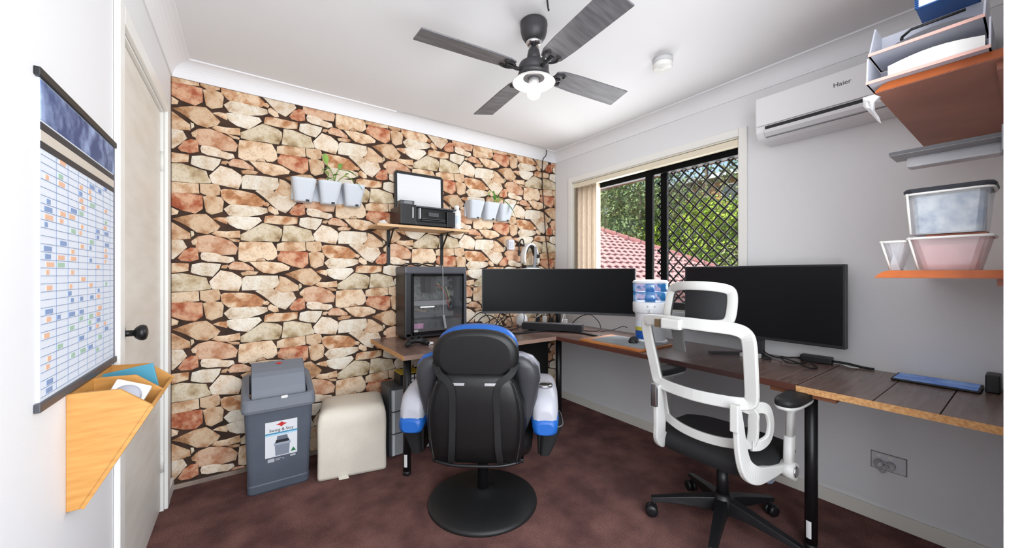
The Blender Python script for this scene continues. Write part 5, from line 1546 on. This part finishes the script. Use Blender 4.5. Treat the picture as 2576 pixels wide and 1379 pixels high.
Md = Matrix.Translation((2.02, 2.70, T_))
dm = thing('round_speaker', 'round white speaker among the leads in the desk corner', 'speaker', (2.02, 2.70, T_))
P('shell', MB().lathe([(0.035, 0.0), (0.046, 0.012), (0.055, 0.05), (0.054, 0.075), (0.044, 0.100), (0.026, 0.114), (0.004, 0.118)], 28, Md), mat('speaker_white', (232, 234, 238), 0.5), dm)
P('base_ring', MB().lathe([(0.036, 0.0), (0.038, 0.004), (0.045, 0.010)], 28, Md, cap=False), m_black, dm)

ps = thing('power_strip', 'white power board with plugs behind the sound bar', 'power board', (2.20, 2.50, T_))
R2 = Matrix.Rotation(math.radians(-48), 3, 'Z')
P('body', MB().obox((2.20, 2.50, T_ + 0.018), (0.34, 0.055, 0.036), R2), m_white, ps, bevel=0.005)
for k, (q, mm, h) in enumerate(((-0.12, m_black, 0.05), (-0.06, m_cablew, 0.06), (0.0, m_black, 0.045), (0.06, m_black, 0.055), (0.12, m_cablew, 0.04))):
    c = Vector((2.20, 2.50, T_ + 0.036 + h / 2)) + R2 @ Vector((q, 0, 0))
    pg = P('plug', MB().obox(c, (0.036, 0.040, h), R2), mm, ps, bevel=0.004)
    R = random.Random(k)
    e = c + Vector((R.uniform(-.12, .05), R.uniform(-.05, .1), -h / 2 - 0.02))
    P('plug_lead', MB().tube(smooth([c + Vector((0, 0, h / 2)), c + Vector((R.uniform(-.03, .03), 0.0, 0.07)), c.lerp(e, 0.6) + Vector((0, 0, 0.05)), e], 5), 0.0035, 6), m_cable if mm is m_black else m_cablew, pg)

z = T_ + 0.005
cable('desk_lead', [(1.43, 2.72, z), (1.50, 2.70, z + 0.09), (1.58, 2.66, z + 0.15), (1.66, 2.66, z + 0.08), (1.62, 2.70, z), (1.52, 2.66, z + 0.01)], 0.004, m_cable, 'black lead rising in a tall loop beside the computer tower')
cable('desk_lead', [(1.55, 2.60, z), (1.68, 2.64, z + 0.03), (1.80, 2.66, z + 0.10), (1.90, 2.66, z + 0.17), (1.98, 2.62, z + 0.13), (1.96, 2.60, z + 0.03), (1.86, 2.58, z), (1.72, 2.56, z)], 0.004, m_cable, 'black lead looping up around the round white speaker')
cable('desk_lead', [(1.44, 2.66, z), (1.56, 2.62, z + 0.05), (1.70, 2.60, z + 0.11), (1.78, 2.66, z + 0.06), (1.70, 2.70, z), (1.56, 2.72, z + 0.04), (1.47, 2.74, z)], 0.0035, m_cable, 'thin black lead coiled on the desk behind the gaming chair')
cable('desk_lead', [(1.60, 2.56, z), (1.72, 2.60, z + 0.02), (1.85, 2.55, z + 0.04), (1.93, 2.64, z + 0.02), (1.82, 2.70, z + 0.08), (1.70, 2.67, z + 0.05), (1.62, 2.62, z)], 0.0035, mat('lead_brown', (120, 96, 84), 0.6), 'brownish lead tangled beside the round white speaker')
cable('desk_lead', [(2.24, 2.34, z), (2.30, 2.26, z + 0.10), (2.38, 2.20, z + 0.12), (2.42, 2.14, z + 0.05), (2.36, 2.10, z), (2.26, 2.20, z)], 0.004, m_cable, 'black lead looping up at the window end of the sound bar')
cable('desk_lead', [(1.46, 2.58, z), (1.54, 2.62, z + 0.10), (1.62, 2.60, z + 0.13), (1.70, 2.58, z + 0.06), (1.64, 2.54, z), (1.54, 2.54, z + 0.02), (1.48, 2.62, z + 0.05), (1.45, 2.70, z + 0.02)], 0.0045, m_cable, 'thick black lead looping above the gaming chair headrest')
cable('desk_lead', [(1.74, 2.70, z), (1.80, 2.72, z + 0.12), (1.86, 2.70, z + 0.15), (1.90, 2.68, z + 0.05), (1.84, 2.62, z + 0.01), (1.76, 2.64, z + 0.03), (1.70, 2.72, z + 0.01)], 0.0045, m_cable, 'black lead standing in a loop against the stone wall')
cable('desk_lead', [(2.34, 2.06, z), (2.40, 1.98, z + 0.02), (2.46, 1.94, z + 0.045), (2.47, 1.90, z + 0.04)], 0.003, m_cable, 'short thin black lead end on the desk under the window')
sp = thing('desk_speaker', 'small black desk speaker beside the headrest of the gaming chair', 'speaker', (1.56, 2.36, T_))
P('cabinet', MB().box(1.525, 2.33, T_, 1.585, 2.39, T_ + 0.085), m_black, sp, bevel=0.008)
P('cone', MB().lathe([(0.022, 0.0), (0.019, -0.003), (0.008, -0.006), (0.006, -0.003)], 20, Matrix.Translation((1.555, 2.328, T_ + 0.045)) @ Matrix.Rotation(PI / 2, 4, 'X')), mat('cone_grey', (52, 52, 55), 0.5), sp)

# wooden board, mat and mouse
tag(P('wooden_board', MB().box(XF + 0.0165, 1.385, T_, 2.262, 1.885, T_ + 0.013), mat('board_honey', (190, 122, 62), 0.5, col2=(160, 92, 44), nscale=5, stretch=(8, 1, 1)), bevel=0.002), 'honey coloured timber board on the desk edge below the mouse', 'board')
tag(P('mouse_mat', MB().prism(rrect(0.143, 0.205, 0.015, 3), (2.104, 1.612, T_ + 0.0135), (1, 0, 0), (0, 1, 0), 0.003), mat('mat_grey', (120, 124, 130), 0.8, col2=(140, 146, 148), nscale=6), fix=True), 'grey mouse mat on the honey timber board', 'mouse mat')
MXc, MYc = 2.115, 1.575
ms_ = thing('computer_mouse', 'black computer mouse on the grey mat', 'mouse', (MXc, MYc, T_ + 0.017))
zz = T_ + 0.017
rs = []
for t, hw, h in ((-0.060, 0.012, 0.012), (-0.052, 0.024, 0.024), (-0.03, 0.031, 0.036), (0.0, 0.031, 0.040), (0.03, 0.031, 0.032), (0.052, 0.029, 0.022), (0.060, 0.022, 0.014)):
    c = Vector((MXc, MYc, 0)) + Vector((0.85, 0.5, 0)).normalized() * t
    sdv = Vector((-0.5, 0.85, 0)).normalized()
    rs.append([c + sdv * hw * math.cos(a) + Vector((0, 0, zz + max(0.001, h * math.sin(a) if math.sin(a) > 0 else 0.001))) for a in [2 * PI * i / 16 for i in range(16)]])
P('shell', MB().loft(rs), mat('mouse_black', (24, 25, 26), 0.4), ms_)
wp = Vector((MXc, MYc, 0)) + Vector((0.85, 0.5, 0)).normalized() * 0.040
P('wheel', MB().cyl(wp + Vector((0.003, -0.004, zz + 0.024)), wp + Vector((-0.003, 0.004, zz + 0.024)), 0.010, n=14), m_steel, ms_)

# benchtop water purifier
wp_ = thing('water_purifier', 'white water purifier with a clear blue tank on the desk', 'water purifier', (2.285, 1.565, T_))
Mw = Matrix.Translation((2.285, 1.565, T_)) @ Matrix.Diagonal((1, 1, 0.92, 1))
m_wpw = mat('purifier_white', (232, 234, 238), 0.35)
P('base', MB().lathe([(0.108, 0.0), (0.113, 0.004), (0.113, 0.016), (0.108, 0.022), (0.098, 0.024)], 40, Mw), m_wpw, wp_)
P('lower_body', MB().lathe([(0.097, 0.022), (0.099, 0.03), (0.099, 0.21), (0.108, 0.225)], 40, Mw), m_wpw, wp_)
P('upper_body', MB().lathe([(0.108, 0.222), (0.116, 0.232), (0.117, 0.296), (0.113, 0.304), (0.104, 0.306)], 40, Mw), m_wpw, wp_)
m_tank = clear_mat('tank_blue', (60, 160, 226), 0.42, 0.05, 0.12)
P('tank', MB().lathe([(0.106, 0.306), (0.113, 0.31), (0.114, 0.372), (0.108, 0.376), (0.108, 0.380), (0.115, 0.384), (0.115, 0.440), (0.112, 0.444)], 40, Mw, cap=False), m_tank, wp_)
P('tank_divider', MB().lathe([(0.020, 0.372), (0.107, 0.373), (0.107, 0.377), (0.020, 0.378)], 36, Mw, cap=False), mat('divider_blue', (70, 150, 220), 0.3), wp_)
P('filter_core', MB().lathe([(0.034, 0.308), (0.036, 0.33), (0.030, 0.372), (0.030, 0.415), (0.026, 0.42)], 24, Mw), mat('core_blue', (24, 92, 190), 0.35), wp_)
P('lid', MB().lathe([(0.115, 0.442), (0.117, 0.446), (0.117, 0.456), (0.108, 0.464), (0.06, 0.470), (0.01, 0.471)], 40, Mw), m_wpw, wp_)
fdir = Vector((-0.80, -0.60, 0))
tp = Vector((2.285, 1.565, T_ + 0.242)) + fdir * 0.116
for k in (-1, 1):
    q = tp + Vector((0.6, -0.8, 0)) * 0.022 * k + Vector((0, 0, 0.012))
    P('indicator', MB().cyl(q - fdir * 0.003, q + fdir * 0.002, 0.006, n=12), m_steel, wp_)
P('tap', MB().bar(tp + Vector((0, 0, -0.014)), tp + fdir * 0.035 + Vector((0, 0, -0.020)), 0.018, 0.016), m_wpw, wp_, bevel=0.003)
def band(z0, z1, a0, a1, mt, name, r=0.1000):
    rr0 = []
    for zc in (z0, z1):
        rr0.append([Vector((2.285 + r * math.cos(math.radians(a0 + (a1 - a0) * i / 10)), 1.565 + r * math.sin(math.radians(a0 + (a1 - a0) * i / 10)), T_ + zc)) for i in range(11)])
    P(name, MB().add(rr0[0] + rr0[1], [(i, i + 1, 12 + i, 11 + i) for i in range(10)], 0, True), mt, wp_, fix=False)
band(0.030, 0.085, 140, 200, mat('label_deep_blue', (22, 84, 168), 0.45), 'label_foot')
band(0.085, 0.110, 140, 200, mat('label_gold', (196, 186, 70), 0.45), 'label_stripe')
band(0.110, 0.155, 140, 200, mat('label_pale', (214, 222, 232), 0.45), 'label_head')

# leads and a power brick behind the flat monitor's end
pb = thing('power_brick', 'black power brick on the desk beneath the flat monitor end', 'power adapter', (2.49, 0.69, T_))
P('body', MB().bar((2.478, 0.758, T_ + 0.018), (2.488, 0.625, T_ + 0.018), 0.056, 0.034), mat('brick_black', (26, 26, 28), 0.45), pb, bevel=0.005)
P('input_lead', MB().tube(smooth([(2.49, 0.625, T_ + 0.016), (2.50, 0.57, T_ + 0.014), (2.505, 0.51, T_ + 0.006), (2.50, 0.47, T_ + 0.006)], 4), 0.006, 6), m_cable, pb)
P('output_lead', MB().tube(smooth([(2.478, 0.758, T_ + 0.016), (2.44, 0.80, T_ + 0.010), (2.37, 0.82, T_ + 0.02), (2.31, 0.76, T_ + 0.008), (2.36, 0.70, T_ + 0.012), (2.42, 0.76, T_ + 0.02), (2.40, 0.84, T_ + 0.01), (2.47, 0.92, T_ + 0.006)], 5), 0.0035, 6), m_cable, pb)
cable('monitor_lead', [(2.44, 0.93, T_ + 0.03), (2.36, 0.86, T_ + 0.02), (2.33, 0.78, T_ + 0.022), (2.30, 0.70, T_ + 0.012), (2.27, 0.66, T_ + 0.006), (2.31, 0.64, T_ + 0.006), (2.35, 0.68, T_ + 0.018)], 0.0035, m_cable, 'black lead in loose loops in front of the power brick')
cable('white_lead', [(2.505, 0.600, T_ + 0.005), (2.46, 0.575, T_ + 0.012), (2.44, 0.545, T_ + 0.010), (2.47, 0.520, T_ + 0.005)], 0.003, m_cablew, 'short white lead end near the power brick')
tag(P('white_box', MB().box(2.30, 0.905, T_, 2.36, 0.995, T_ + 0.022), m_white, bevel=0.003), 'small flat white box at the foot of the flat monitor', 'box')

tb = thing('tablet', 'flat tablet with a blue picture lying at the desk end', 'tablet', (2.43, 0.26, T_))
P('case', MB().box(2.345, 0.135, T_, 2.505, 0.388, T_ + 0.009), m_black, tb, bevel=0.004)
P('screen', MB().box(2.352, 0.143, T_ + 0.0085, 2.498, 0.380, T_ + 0.0098), mat('tablet_sea', (28, 104, 190), 0.2, col2=(150, 196, 232), nscale=9, lo=0.45, hi=0.75, emit=(30, 100, 190), estr=0.15), tb)
tag(P('black_dock', MB().box(2.40, 0.09, T_, 2.49, 0.128, T_ + 0.07), m_black, bevel=0.005), 'black upright dock behind the blue tablet', 'dock')

# wall outlet
ol = thing('wall_outlet', 'wide power outlet plate low on the wall under the desk', 'power outlet', (XW1, 0.424, 0.26))
P('plate', MB().box(XW1 - 0.008, 0.364, 0.258, XW1, 0.483, 0.334), mat('outlet_grey', (206, 206, 210), 0.35), ol, bevel=0.002)
P('plate_rim', MB().box(XW1 - 0.005, 0.361, 0.255, XW1 - 0.001, 0.364, 0.337).box(XW1 - 0.005, 0.483, 0.255, XW1 - 0.001, 0.486, 0.337).box(XW1 - 0.005, 0.361, 0.334, XW1 - 0.001, 0.486, 0.337).box(XW1 - 0.005, 0.361, 0.255, XW1 - 0.001, 0.486, 0.258), mat('outlet_rim', (128, 128, 132), 0.5), ol)
for y in (0.455, 0.415):
    P('plug', MB().lathe([(0.018, 0.0), (0.018, 0.02), (0.012, 0.03), (0.006, 0.034)], 18, Matrix.Translation((XW1 - 0.008, y, 0.288)) @ Matrix.Rotation(-PI / 2, 4, 'Y')), mat('plug_pale', (196, 196, 200), 0.4), ol)
    P('rocker', MB().box(XW1 - 0.011, y - 0.008, 0.316, XW1 - 0.007, y + 0.008, 0.328), m_white, ol, bevel=0.001)
P('plug_lead', MB().tube(smooth([(XW1 - 0.04, 0.415, 0.288), (XW1 - 0.055, 0.42, 0.305), (XW1 - 0.05, 0.445, 0.31), (XW1 - 0.045, 0.46, 0.285), (XW1 - 0.05, 0.44, 0.262), (XW1 - 0.045, 0.425, 0.268)], 5), 0.004, 6), mat('lead_pale', (170, 170, 174), 0.5), ol)

# ------------------------------------------------------------------ things under the desk
dr = thing('drawer_tower', 'dark drawer unit with clear fronts under the desk', 'drawers', (0.92, 2.55, 0))
P('carcass', MB().box(0.765, 2.47, 0.0, 1.06, 2.66, 0.455), mat('drawer_dark', (62, 64, 68), 0.4), dr, bevel=0.006)
for k in range(3):
    z0 = 0.015 + k * 0.145
    f = P('drawer_front', MB().box(0.785, 2.450, z0, 1.045, 2.470, z0 + 0.135), clear_mat('drawer_clear', (190, 194, 198), 0.55, 0.1, 0.12), dr, bevel=0.004)
    P('drawer_edge', MB().box(0.780, 2.449, z0, 0.796, 2.471, z0 + 0.135), mat('edge_pale', (196, 200, 204), 0.3), f)
    P('handle', MB().box(0.90, 2.438, z0 + 0.095, 0.96, 2.450, z0 + 0.108), m_white, f, bevel=0.003)
yb_ = thing('yellow_box', 'black and yellow box on top of the drawer unit', 'box', (0.93, 2.55, 0.456))
P('carton', MB().box(0.845, 2.49, 0.457, 0.985, 2.62, 0.530), mat('box_black', (22, 22, 24), 0.5), yb_, bevel=0.002)
P('yellow_top', MB().box(0.846, 2.489, 0.528, 0.986, 2.621, 0.534), mat('box_yellow', (206, 178, 44), 0.5), yb_)
for x in (0.922, 0.948):
    for z in (0.470, 0.497):
        P('printed_square', MB().box(x, 2.4885, z, x + 0.018, 2.4905, z + 0.020), m_white, yb_)
cable('desk_drop_lead', [(0.93, 2.66, 0.705), (0.94, 2.64, 0.66), (0.93, 2.62, 0.60), (0.925, 2.60, 0.545), (0.90, 2.58, 0.538)], 0.005, m_cable, 'black lead dropping from the desk to the yellow box')
tw = thing('subwoofer_cabinet', 'black cabinet under the desk beside the corner leg', 'cabinet', (1.93, 2.64, 0))
P('cabinet', MB().box(1.70, 2.50, 0.012, 2.165, 2.77, 0.665), mat('cabinet_black', (16, 16, 18), 0.5), tw, bevel=0.006)
P('front_cloth', MB().box(1.72, 2.494, 0.04, 2.145, 2.501, 0.64), mat('cloth_black', (12, 12, 13), 0.9), tw)
for x in (1.73, 2.12):
    P('foot', MB().box(x, 2.53, 0.0, x + 0.03, 2.56, 0.013), m_black, tw)
rg_ = random.Random(3)
bv = [(2.44 + 0.035 * math.cos(i * 1.05) * rg_.uniform(.6, 1), 0.90 + 0.035 * math.sin(i * 1.05) * rg_.uniform(.6, 1), 0.003 + 0.03 * rg_.random()) for i in range(6)]
tag(P('plastic_wrapper', MB().add(bv + [(2.44, 0.90, 0.062), (2.44, 0.90, 0.001)], [(i, (i + 1) % 6, 6) for i in range(6)] + [((i + 1) % 6, i, 7) for i in range(6)]), mat('wrapper_blue', (150, 170, 196), 0.25, col2=(220, 226, 232), nscale=30)), 'crumpled bluish plastic wrapper on the carpet by the skirting', 'wrapper')

# ------------------------------------------------------------------ left wall: year planner and bamboo organiser
yp = thing('year_planner', 'tall wall calendar with a blue header beside the door', 'calendar', (XW0, 1.42, 0.93))
xw = XW0 + 0.0005
P('sheet', MB().box(XW0, 1.165, 0.945, XW0 + 0.004, 1.684, 1.610), mat('planner_paper', (216, 222, 232), 0.5), yp)
P('header', MB().box(XW0 + 0.004, 1.168, 1.520, XW0 + 0.0055, 1.680, 1.600), mat('header_blue', (26, 62, 116), 0.4, col2=(150, 170, 212), nscale=14, lo=0.45, hi=0.7), yp)
for z0, z1 in ((1.500, 1.515), (1.462, 1.476)):
    P('band', MB().box(XW0 + 0.004, 1.168, z0, XW0 + 0.0055, 1.680, z1), mat('band_dark', (40, 40, 46), 0.5), yp)
P('month_strip', MB().box(XW0 + 0.004, 1.168, 1.477, XW0 + 0.0050, 1.680, 1.499), mat('strip_sand', (200, 190, 178), 0.5), yp)
P('top_rail', MB().box(XW0, 1.150, 1.603, XW0 + 0.010, 1.690, 1.620), m_black, yp, bevel=0.002)
P('bottom_rail', MB().box(XW0, 1.150, 0.930, XW0 + 0.010, 1.690, 0.948), mat('rail_grey', (64, 64, 70), 0.4), yp, bevel=0.002)
P('side_edge', MB().box(XW0 + 0.003, 1.680, 0.945, XW0 + 0.006, 1.685, 1.605), mat('edge_mauve', (92, 84, 98), 0.5), yp)
m_line = mat('grid_line', (128, 146, 178), 0.5)
m_note = [mat('note_orange', (224, 178, 150), 0.5), mat('note_blue', (126, 150, 190), 0.5), mat('note_green', (160, 190, 170), 0.5)]
for k in range(31):
    z = 0.955 + k * 0.0165
    P('grid_line', MB().box(XW0 + 0.004, 1.170, z, XW0 + 0.0046, 1.678, z + 0.0012), m_line, yp)
for k in range(7):
    y = 1.245 + k * 0.066
    P('grid_line', MB().box(XW0 + 0.004, y, 0.955, XW0 + 0.0046, y + 0.0015, 1.460), m_line, yp)
R = random.Random(11)
for cell in R.sample(range(31 * 7), 90):
    z = 0.955 + (cell % 31) * 0.0165 + 0.003
    col_ = cell // 31
    y = 1.180 + col_ * 0.066 + R.uniform(0.002, 0.02)
    P('entry', MB().box(XW0 + 0.004, y, z, XW0 + 0.0048, y + R.uniform(0.015, 0.04), z + 0.010), m_note[R.choice((0, 0, 1, 1, 2))], yp)

og = thing('bamboo_organiser', 'bamboo wall organiser with angled open pockets beside the door', 'organiser', (XW0, 1.49, 0.70))
m_bam = mat('bamboo', (200, 148, 80), 0.45, col2=(184, 128, 62), nscale=6, stretch=(2, 2, 14), lo=0.3, hi=0.7)
OX, ZV = -0.192, 0.868            # ridge of the pocket: how far it stands out, how high
prof_o = [(XW0, 0.650), (XW0 + 0.030, 0.650), (OX, ZV), (OX - 0.062, 0.922), (XW0, 0.926)]
for y in (1.318, 1.480, 1.650):
    P('divider', MB().prism([(a, b) for a, b in prof_o], (0, y + 0.006, 0), (1, 0, 0), (0, 0, 1), 0.010), m_bam, og, bevel=0.0012, seg=1)
P('back_panel', MB().box(XW0, 1.318, 0.650, XW0 + 0.008, 1.650, 0.926), m_bam, og)
sl = MB()
d0 = Vector((OX - (XW0 + 0.030), 0, ZV - 0.650)).normalized()
nO = Vector((d0.z, 0, -d0.x))
pA, pB = Vector((XW0 + 0.030, 0, 0.650)), Vector((OX, 0, ZV))
q_ = [pA, pB, pB - nO * 0.008, pA - nO * 0.008]
sl.loft([[Vector((p.x, 1.310, p.z)) for p in q_], [Vector((p.x, 1.656, p.z)) for p in q_]], smooth=False)
P('front_panel', sl, m_bam, og)
bkk = thing('blue_notebook', 'teal blue notebook in the far pocket of the bamboo organiser', 'notebook', (-0.29, 1.57, 0.80))
Rn = Matrix.Rotation(math.radians(24), 3, 'Y')
P('cover', MB().obox((-0.282, 1.560, 0.872), (0.125, 0.008, 0.11), Matrix.Rotation(math.radians(-10), 3, 'Y')), mat('cover_teal', (70, 142, 166), 0.45), bkk, bevel=0.002)
P('pages', MB().obox((-0.284, 1.569, 0.868), (0.120, 0.008, 0.108), Matrix.Rotation(math.radians(-10), 3, 'Y')), m_white, bkk)
wb_ = thing('white_gadget', 'white square gadget with a grey dial in the near pocket of the organiser', 'gadget', (-0.27, 1.40, 0.80))
Rg = Matrix.Rotation(math.radians(24), 3, 'Y') @ Matrix.Rotation(math.radians(-18), 3, 'X')
gcn = Vector((-0.262, 1.425, 0.876))
P('box', MB().obox(gcn, (0.075, 0.035, 0.075), Rg), m_white, wb_, bevel=0.005)
Mg = Matrix.Translation(gcn + Rg @ Vector((0, -0.0175, 0.0))) @ Rg.to_4x4() @ Matrix.Rotation(PI / 2, 4, 'X')
P('dial', MB().lathe([(0.030, 0.0), (0.030, 0.003), (0.024, 0.005), (0.008, 0.006)], 24, Mg), mat('dial_grey', (158, 158, 168), 0.3), wb_)
P('hand', MB().obox(gcn + Rg @ Vector((0.004, -0.025, -0.006)), (0.004, 0.002, 0.026), Rg @ Matrix.Rotation(0.7, 3, 'Y')), m_black, wb_)

# ------------------------------------------------------------------ shelves on the wall behind, at the edge of the picture
m_honey = mat('shelf_honey', (192, 104, 44), 0.45, col2=(166, 82, 34), nscale=8, stretch=(8, 1, 1))
m_under = mat('shelf_mahogany', (168, 112, 92), 0.5, col2=(150, 96, 78), nscale=4)
SX0, SX1, SYF = 1.622, 2.50, 0.304
def rear_shelf(name, label, z):
    """board with a rounded front edge; its end grain faces the room's left"""
    t = thing(name, label, 'shelf', ((SX0 + SX1) / 2, YR, z))
    prof = [(YR, z), (SYF, z), (SYF - 0.004, z + 0.006), (SYF - 0.018, z + 0.018), (SYF - 0.034, z + 0.022), (YR, z + 0.022)]
    r0 = [Vector((SX0, y, zz)) for y, zz in prof]; r1 = [Vector((SX1, y, zz)) for y, zz in prof]
    b = P('board', MB().loft([r0, r1], smooth=False), m_honey, t)
    P('underside', MB().box(SX0 + 0.002, YR, z - 0.002, SX1, SYF - 0.002, z), m_under, b)
    P('wall_cleat', MB().box(SX0 + 0.03, YR, z - 0.022, SX1 - 0.03, YR + 0.018, z - 0.002), m_under, t)
    return t
ZU, ZL = 1.780, 1.196
rear_shelf('timber_shelf', 'upper honey timber shelf carrying the document trays', ZU)
rear_shelf('timber_shelf', 'lower honey timber shelf carrying the clear tubs', ZL)
m_tray = mat('tray_lilac', (196, 198, 210), 0.45)
def tray(label, x0, x1, y0, y1, z0, z1, cut):
    t = thing('document_tray', label, 'tray', ((x0 + x1) / 2, (y0 + y1) / 2, z0), 0, 'document trays on the upper shelf')
    P('floor_plate', MB().box(x0, y0, z0, x1, y1, z0 + 0.003), m_tray, t)
    P('front_lip', MB().box(x0 - 0.003, y0, z0 - 0.002, x0, y1, z0 + 0.007), mat('tray_lip_bounce', (222, 178, 168), 0.5), t)  # pink of light bounced off the shelf, put into the lip colour
    for yy in (y1, y0 + 0.004):
        P('side_wall', MB().prism([(x0, z0), (x1, z0), (x1, z1), (x0 + cut, z1)], (0, yy, 0), (1, 0, 0), (0, 0, 1), 0.004), m_tray, t)
    P('back_wall', MB().box(x1 - 0.004, y0, z0, x1, y1, z1), m_tray, t)
    return t
tray('lower lilac document tray standing on the timber shelf', 1.592, 1.76, 0.075, 0.318, ZU + 0.023, ZU + 0.108, 0.012)
tray('upper lilac document tray stacked above the lower one', 1.600, 1.76, 0.085, 0.314, ZU + 0.112, ZU + 0.225, 0.075)
def sheet_stack(name, label, x0, x1, y0, y1, z0, z1, mt):
    rs = []
    n = 8
    for i in range(n + 1):
        y = y0 + (y1 - y0) * i / n
        s = 0.014 * math.sin(PI * i / n)
        rs.append([Vector((x0, y, z0)), Vector((x1, y, z0)), Vector((x1, y, z1 + s)), Vector((x0, y, z1 + s))])
    return tag(P(name, MB().loft(rs, smooth=False), mt), label, 'papers')
sheet_stack('paper_stack', 'white papers bulging out of the lower document tray', 1.600, 1.74, 0.085, 0.270, ZU + 0.0275, ZU + 0.062, m_white)
sheet_stack('folder', 'grey folder and papers in the upper document tray', 1.625, 1.75, 0.10, 0.262, ZU + 0.1155, ZU + 0.132, mat('folder_grey', (92, 92, 98), 0.5))
tag(P('wire_clip', MB().tube([(1.63, 0.120, ZU + 0.162), (1.63, 0.225, ZU + 0.162), (1.63, 0.245, ZU + 0.148)], 0.004, 6).tube([(1.63, 0.245, ZU + 0.146), (1.66, 0.248, ZU + 0.148)], 0.004, 6), m_black), 'black wire clip over the papers in the upper tray', 'clip')
fd_ = thing('blue_file', 'blue and white file on top of the document trays', 'file', (1.70, 0.16, ZU + 0.226))
m_fblue = mat('file_blue', (40, 92, 160), 0.45)
P('cover', MB().box(1.648, 0.10, ZU + 0.2255, 1.76, 0.218, ZU + 0.2285), m_fblue, fd_)
P('pages', MB().box(1.652, 0.105, ZU + 0.2285, 1.76, 0.214, ZU + 0.258), m_white, fd_)
for k in range(5):
    P('binding_tooth', MB().box(1.646, 0.212, ZU + 0.229 + k * 0.0062, 1.664, 0.220, ZU + 0.2325 + k * 0.0062), m_fblue, fd_)
P('tab', MB().box(1.652, 0.165, ZU + 0.258, 1.69, 0.205, ZU + 0.274), mat('file_navy', (28, 62, 118), 0.45), fd_, bevel=0.004)

# plastic bag caught under the shelf corner
bg = MB()
R = random.Random(21)
rings = []
for i, (x, y, z, r) in enumerate(((1.64, 0.300, ZU - 0.004, 0.016), (1.63, 0.318, ZU - 0.016, 0.030), (1.655, 0.322, ZU - 0.034, 0.026), (1.69, 0.314, ZU - 0.052, 0.016), (1.72, 0.308, ZU - 0.070, 0.006))):
    rings.append([Vector((x + r * 1.5 * math.cos(a) * R.uniform(0.7, 1.1), y + r * 0.55 * math.sin(a) * R.uniform(0.6, 1.1), z + r * 0.5 * math.sin(a + 0.6))) for a in [2 * PI * k / 10 for k in range(10)]])
bg.loft(rings, smooth=False)
tag(P('plastic_bag', bg, mat('bag_white', (226, 228, 232), 0.3)), 'crumpled white plastic bag hanging under the upper shelf corner', 'bag')
gb = thing('grey_rail', 'flat grey metal rail with a pale end clip between the two shelves', 'rail', (1.74, 0.17, 1.585))
P('rail', MB().box(1.705, 0.06, 1.588, 1.815, 0.285, 1.594), mat('rail_metal', (150, 150, 154), 0.4), gb, bevel=0.002)
P('lip', MB().box(1.703, 0.06, 1.590, 1.708, 0.285, 1.600), mat('rail_dark', (84, 84, 88), 0.4), gb)  # lip in a darker grey than the rail
P('end_clip', MB().box(1.775, 0.06, 1.556, 1.83, 0.256, 1.590), mat('clip_pale', (196, 196, 200), 0.4), gb, bevel=0.008)
P('wall_plate', MB().box(1.70, YR, 1.55, 1.83, YR + 0.012, 1.62), mat('rail_metal', (150, 150, 154), 0.4), gb)

def tub(name, label, x0, x1, y0, y1, z0, z1, opac, colr_, fill=None, lid=None, flare=0.022):
    t = thing(name, label, 'tub', ((x0 + x1) / 2, (y0 + y1) / 2, z0), 0, 'clear tubs on the lower shelf')
    def rg(f, z, r=0.02):
        return [Vector(((x0 + x1) / 2 + a, (y0 + y1) / 2 + b, z)) for a, b in rrect((x1 - x0) / 2 - f, (y1 - y0) / 2 - f, r, 3)]
    mt = clear_mat('tub_%s' % label[:18], colr_, opac, 0.1, 0.10)
    P('shell', MB().loft([rg(flare, z0), rg(flare * .5, (z0 + z1) / 2), rg(0, z1)], smooth=False, cap=False).prism([(a, b) for a, b in rrect((x1 - x0) / 2 - flare, (y1 - y0) / 2 - flare, 0.02, 3)], ((x0 + x1) / 2, (y0 + y1) / 2, z0), (1, 0, 0), (0, 1, 0), 0.002), mt, t, fix=False)
    P('rim', MB().tube(rg(-0.002, z1 - 0.004), 0.004, 6, closed=True), m_white, t)
    P('corner_rib', MB().tube([((x0 + flare * .9), y1 - flare * .9, z0 + 0.002), (x0 + 0.002, y1 - 0.002, z1)], 0.003, 6), m_white, t)
    if fill:
        P('contents', MB().loft([rg(flare + 0.006, z0 + 0.004), rg(flare * .6 + 0.006, z0 + (z1 - z0) * fill[0])], smooth=False), mat('contents_' + name + label[:6], fill[1], 0.7, col2=fill[2], nscale=25), t)
    if lid:
        P('lid', MB().loft([rg(-0.006, z1), rg(-0.008, z1 + 0.006), rg(-0.004, z1 + 0.012)], smooth=False), mat('lid_dark', (42, 44, 52), 0.5), t)
    return t
ZS = ZL + 0.0235
tub('clear_tub', 'empty frosted clear tub at the front of the lower shelf', 1.650, 1.80, 0.238, 0.296, ZS, ZS + 0.092, 0.35, (230, 232, 238))
tub('clear_tub', 'pink tinted clear tub behind the frosted one', 1.640, 1.79, 0.075, 0.234, ZS, ZS + 0.098, 0.45, (228, 196, 198), (0.75, (206, 166, 168), (226, 200, 200)))
tub('clear_tub', 'clear tub with a dark lid stacked on the pink tub', 1.645, 1.79, 0.075, 0.238, ZS + 0.106, ZS + 0.232, 0.30, (224, 230, 236), (0.9, (200, 206, 212), (92, 122, 158)), True, 0.010)
tag(P('brown_packet', MB().box(1.668, 0.085, ZS + 0.0985, 1.79, 0.200, ZS + 0.1055), mat('packet_brown', (168, 104, 82), 0.6), bevel=0.002), 'flat brown packet between the stacked clear tubs', 'packet')
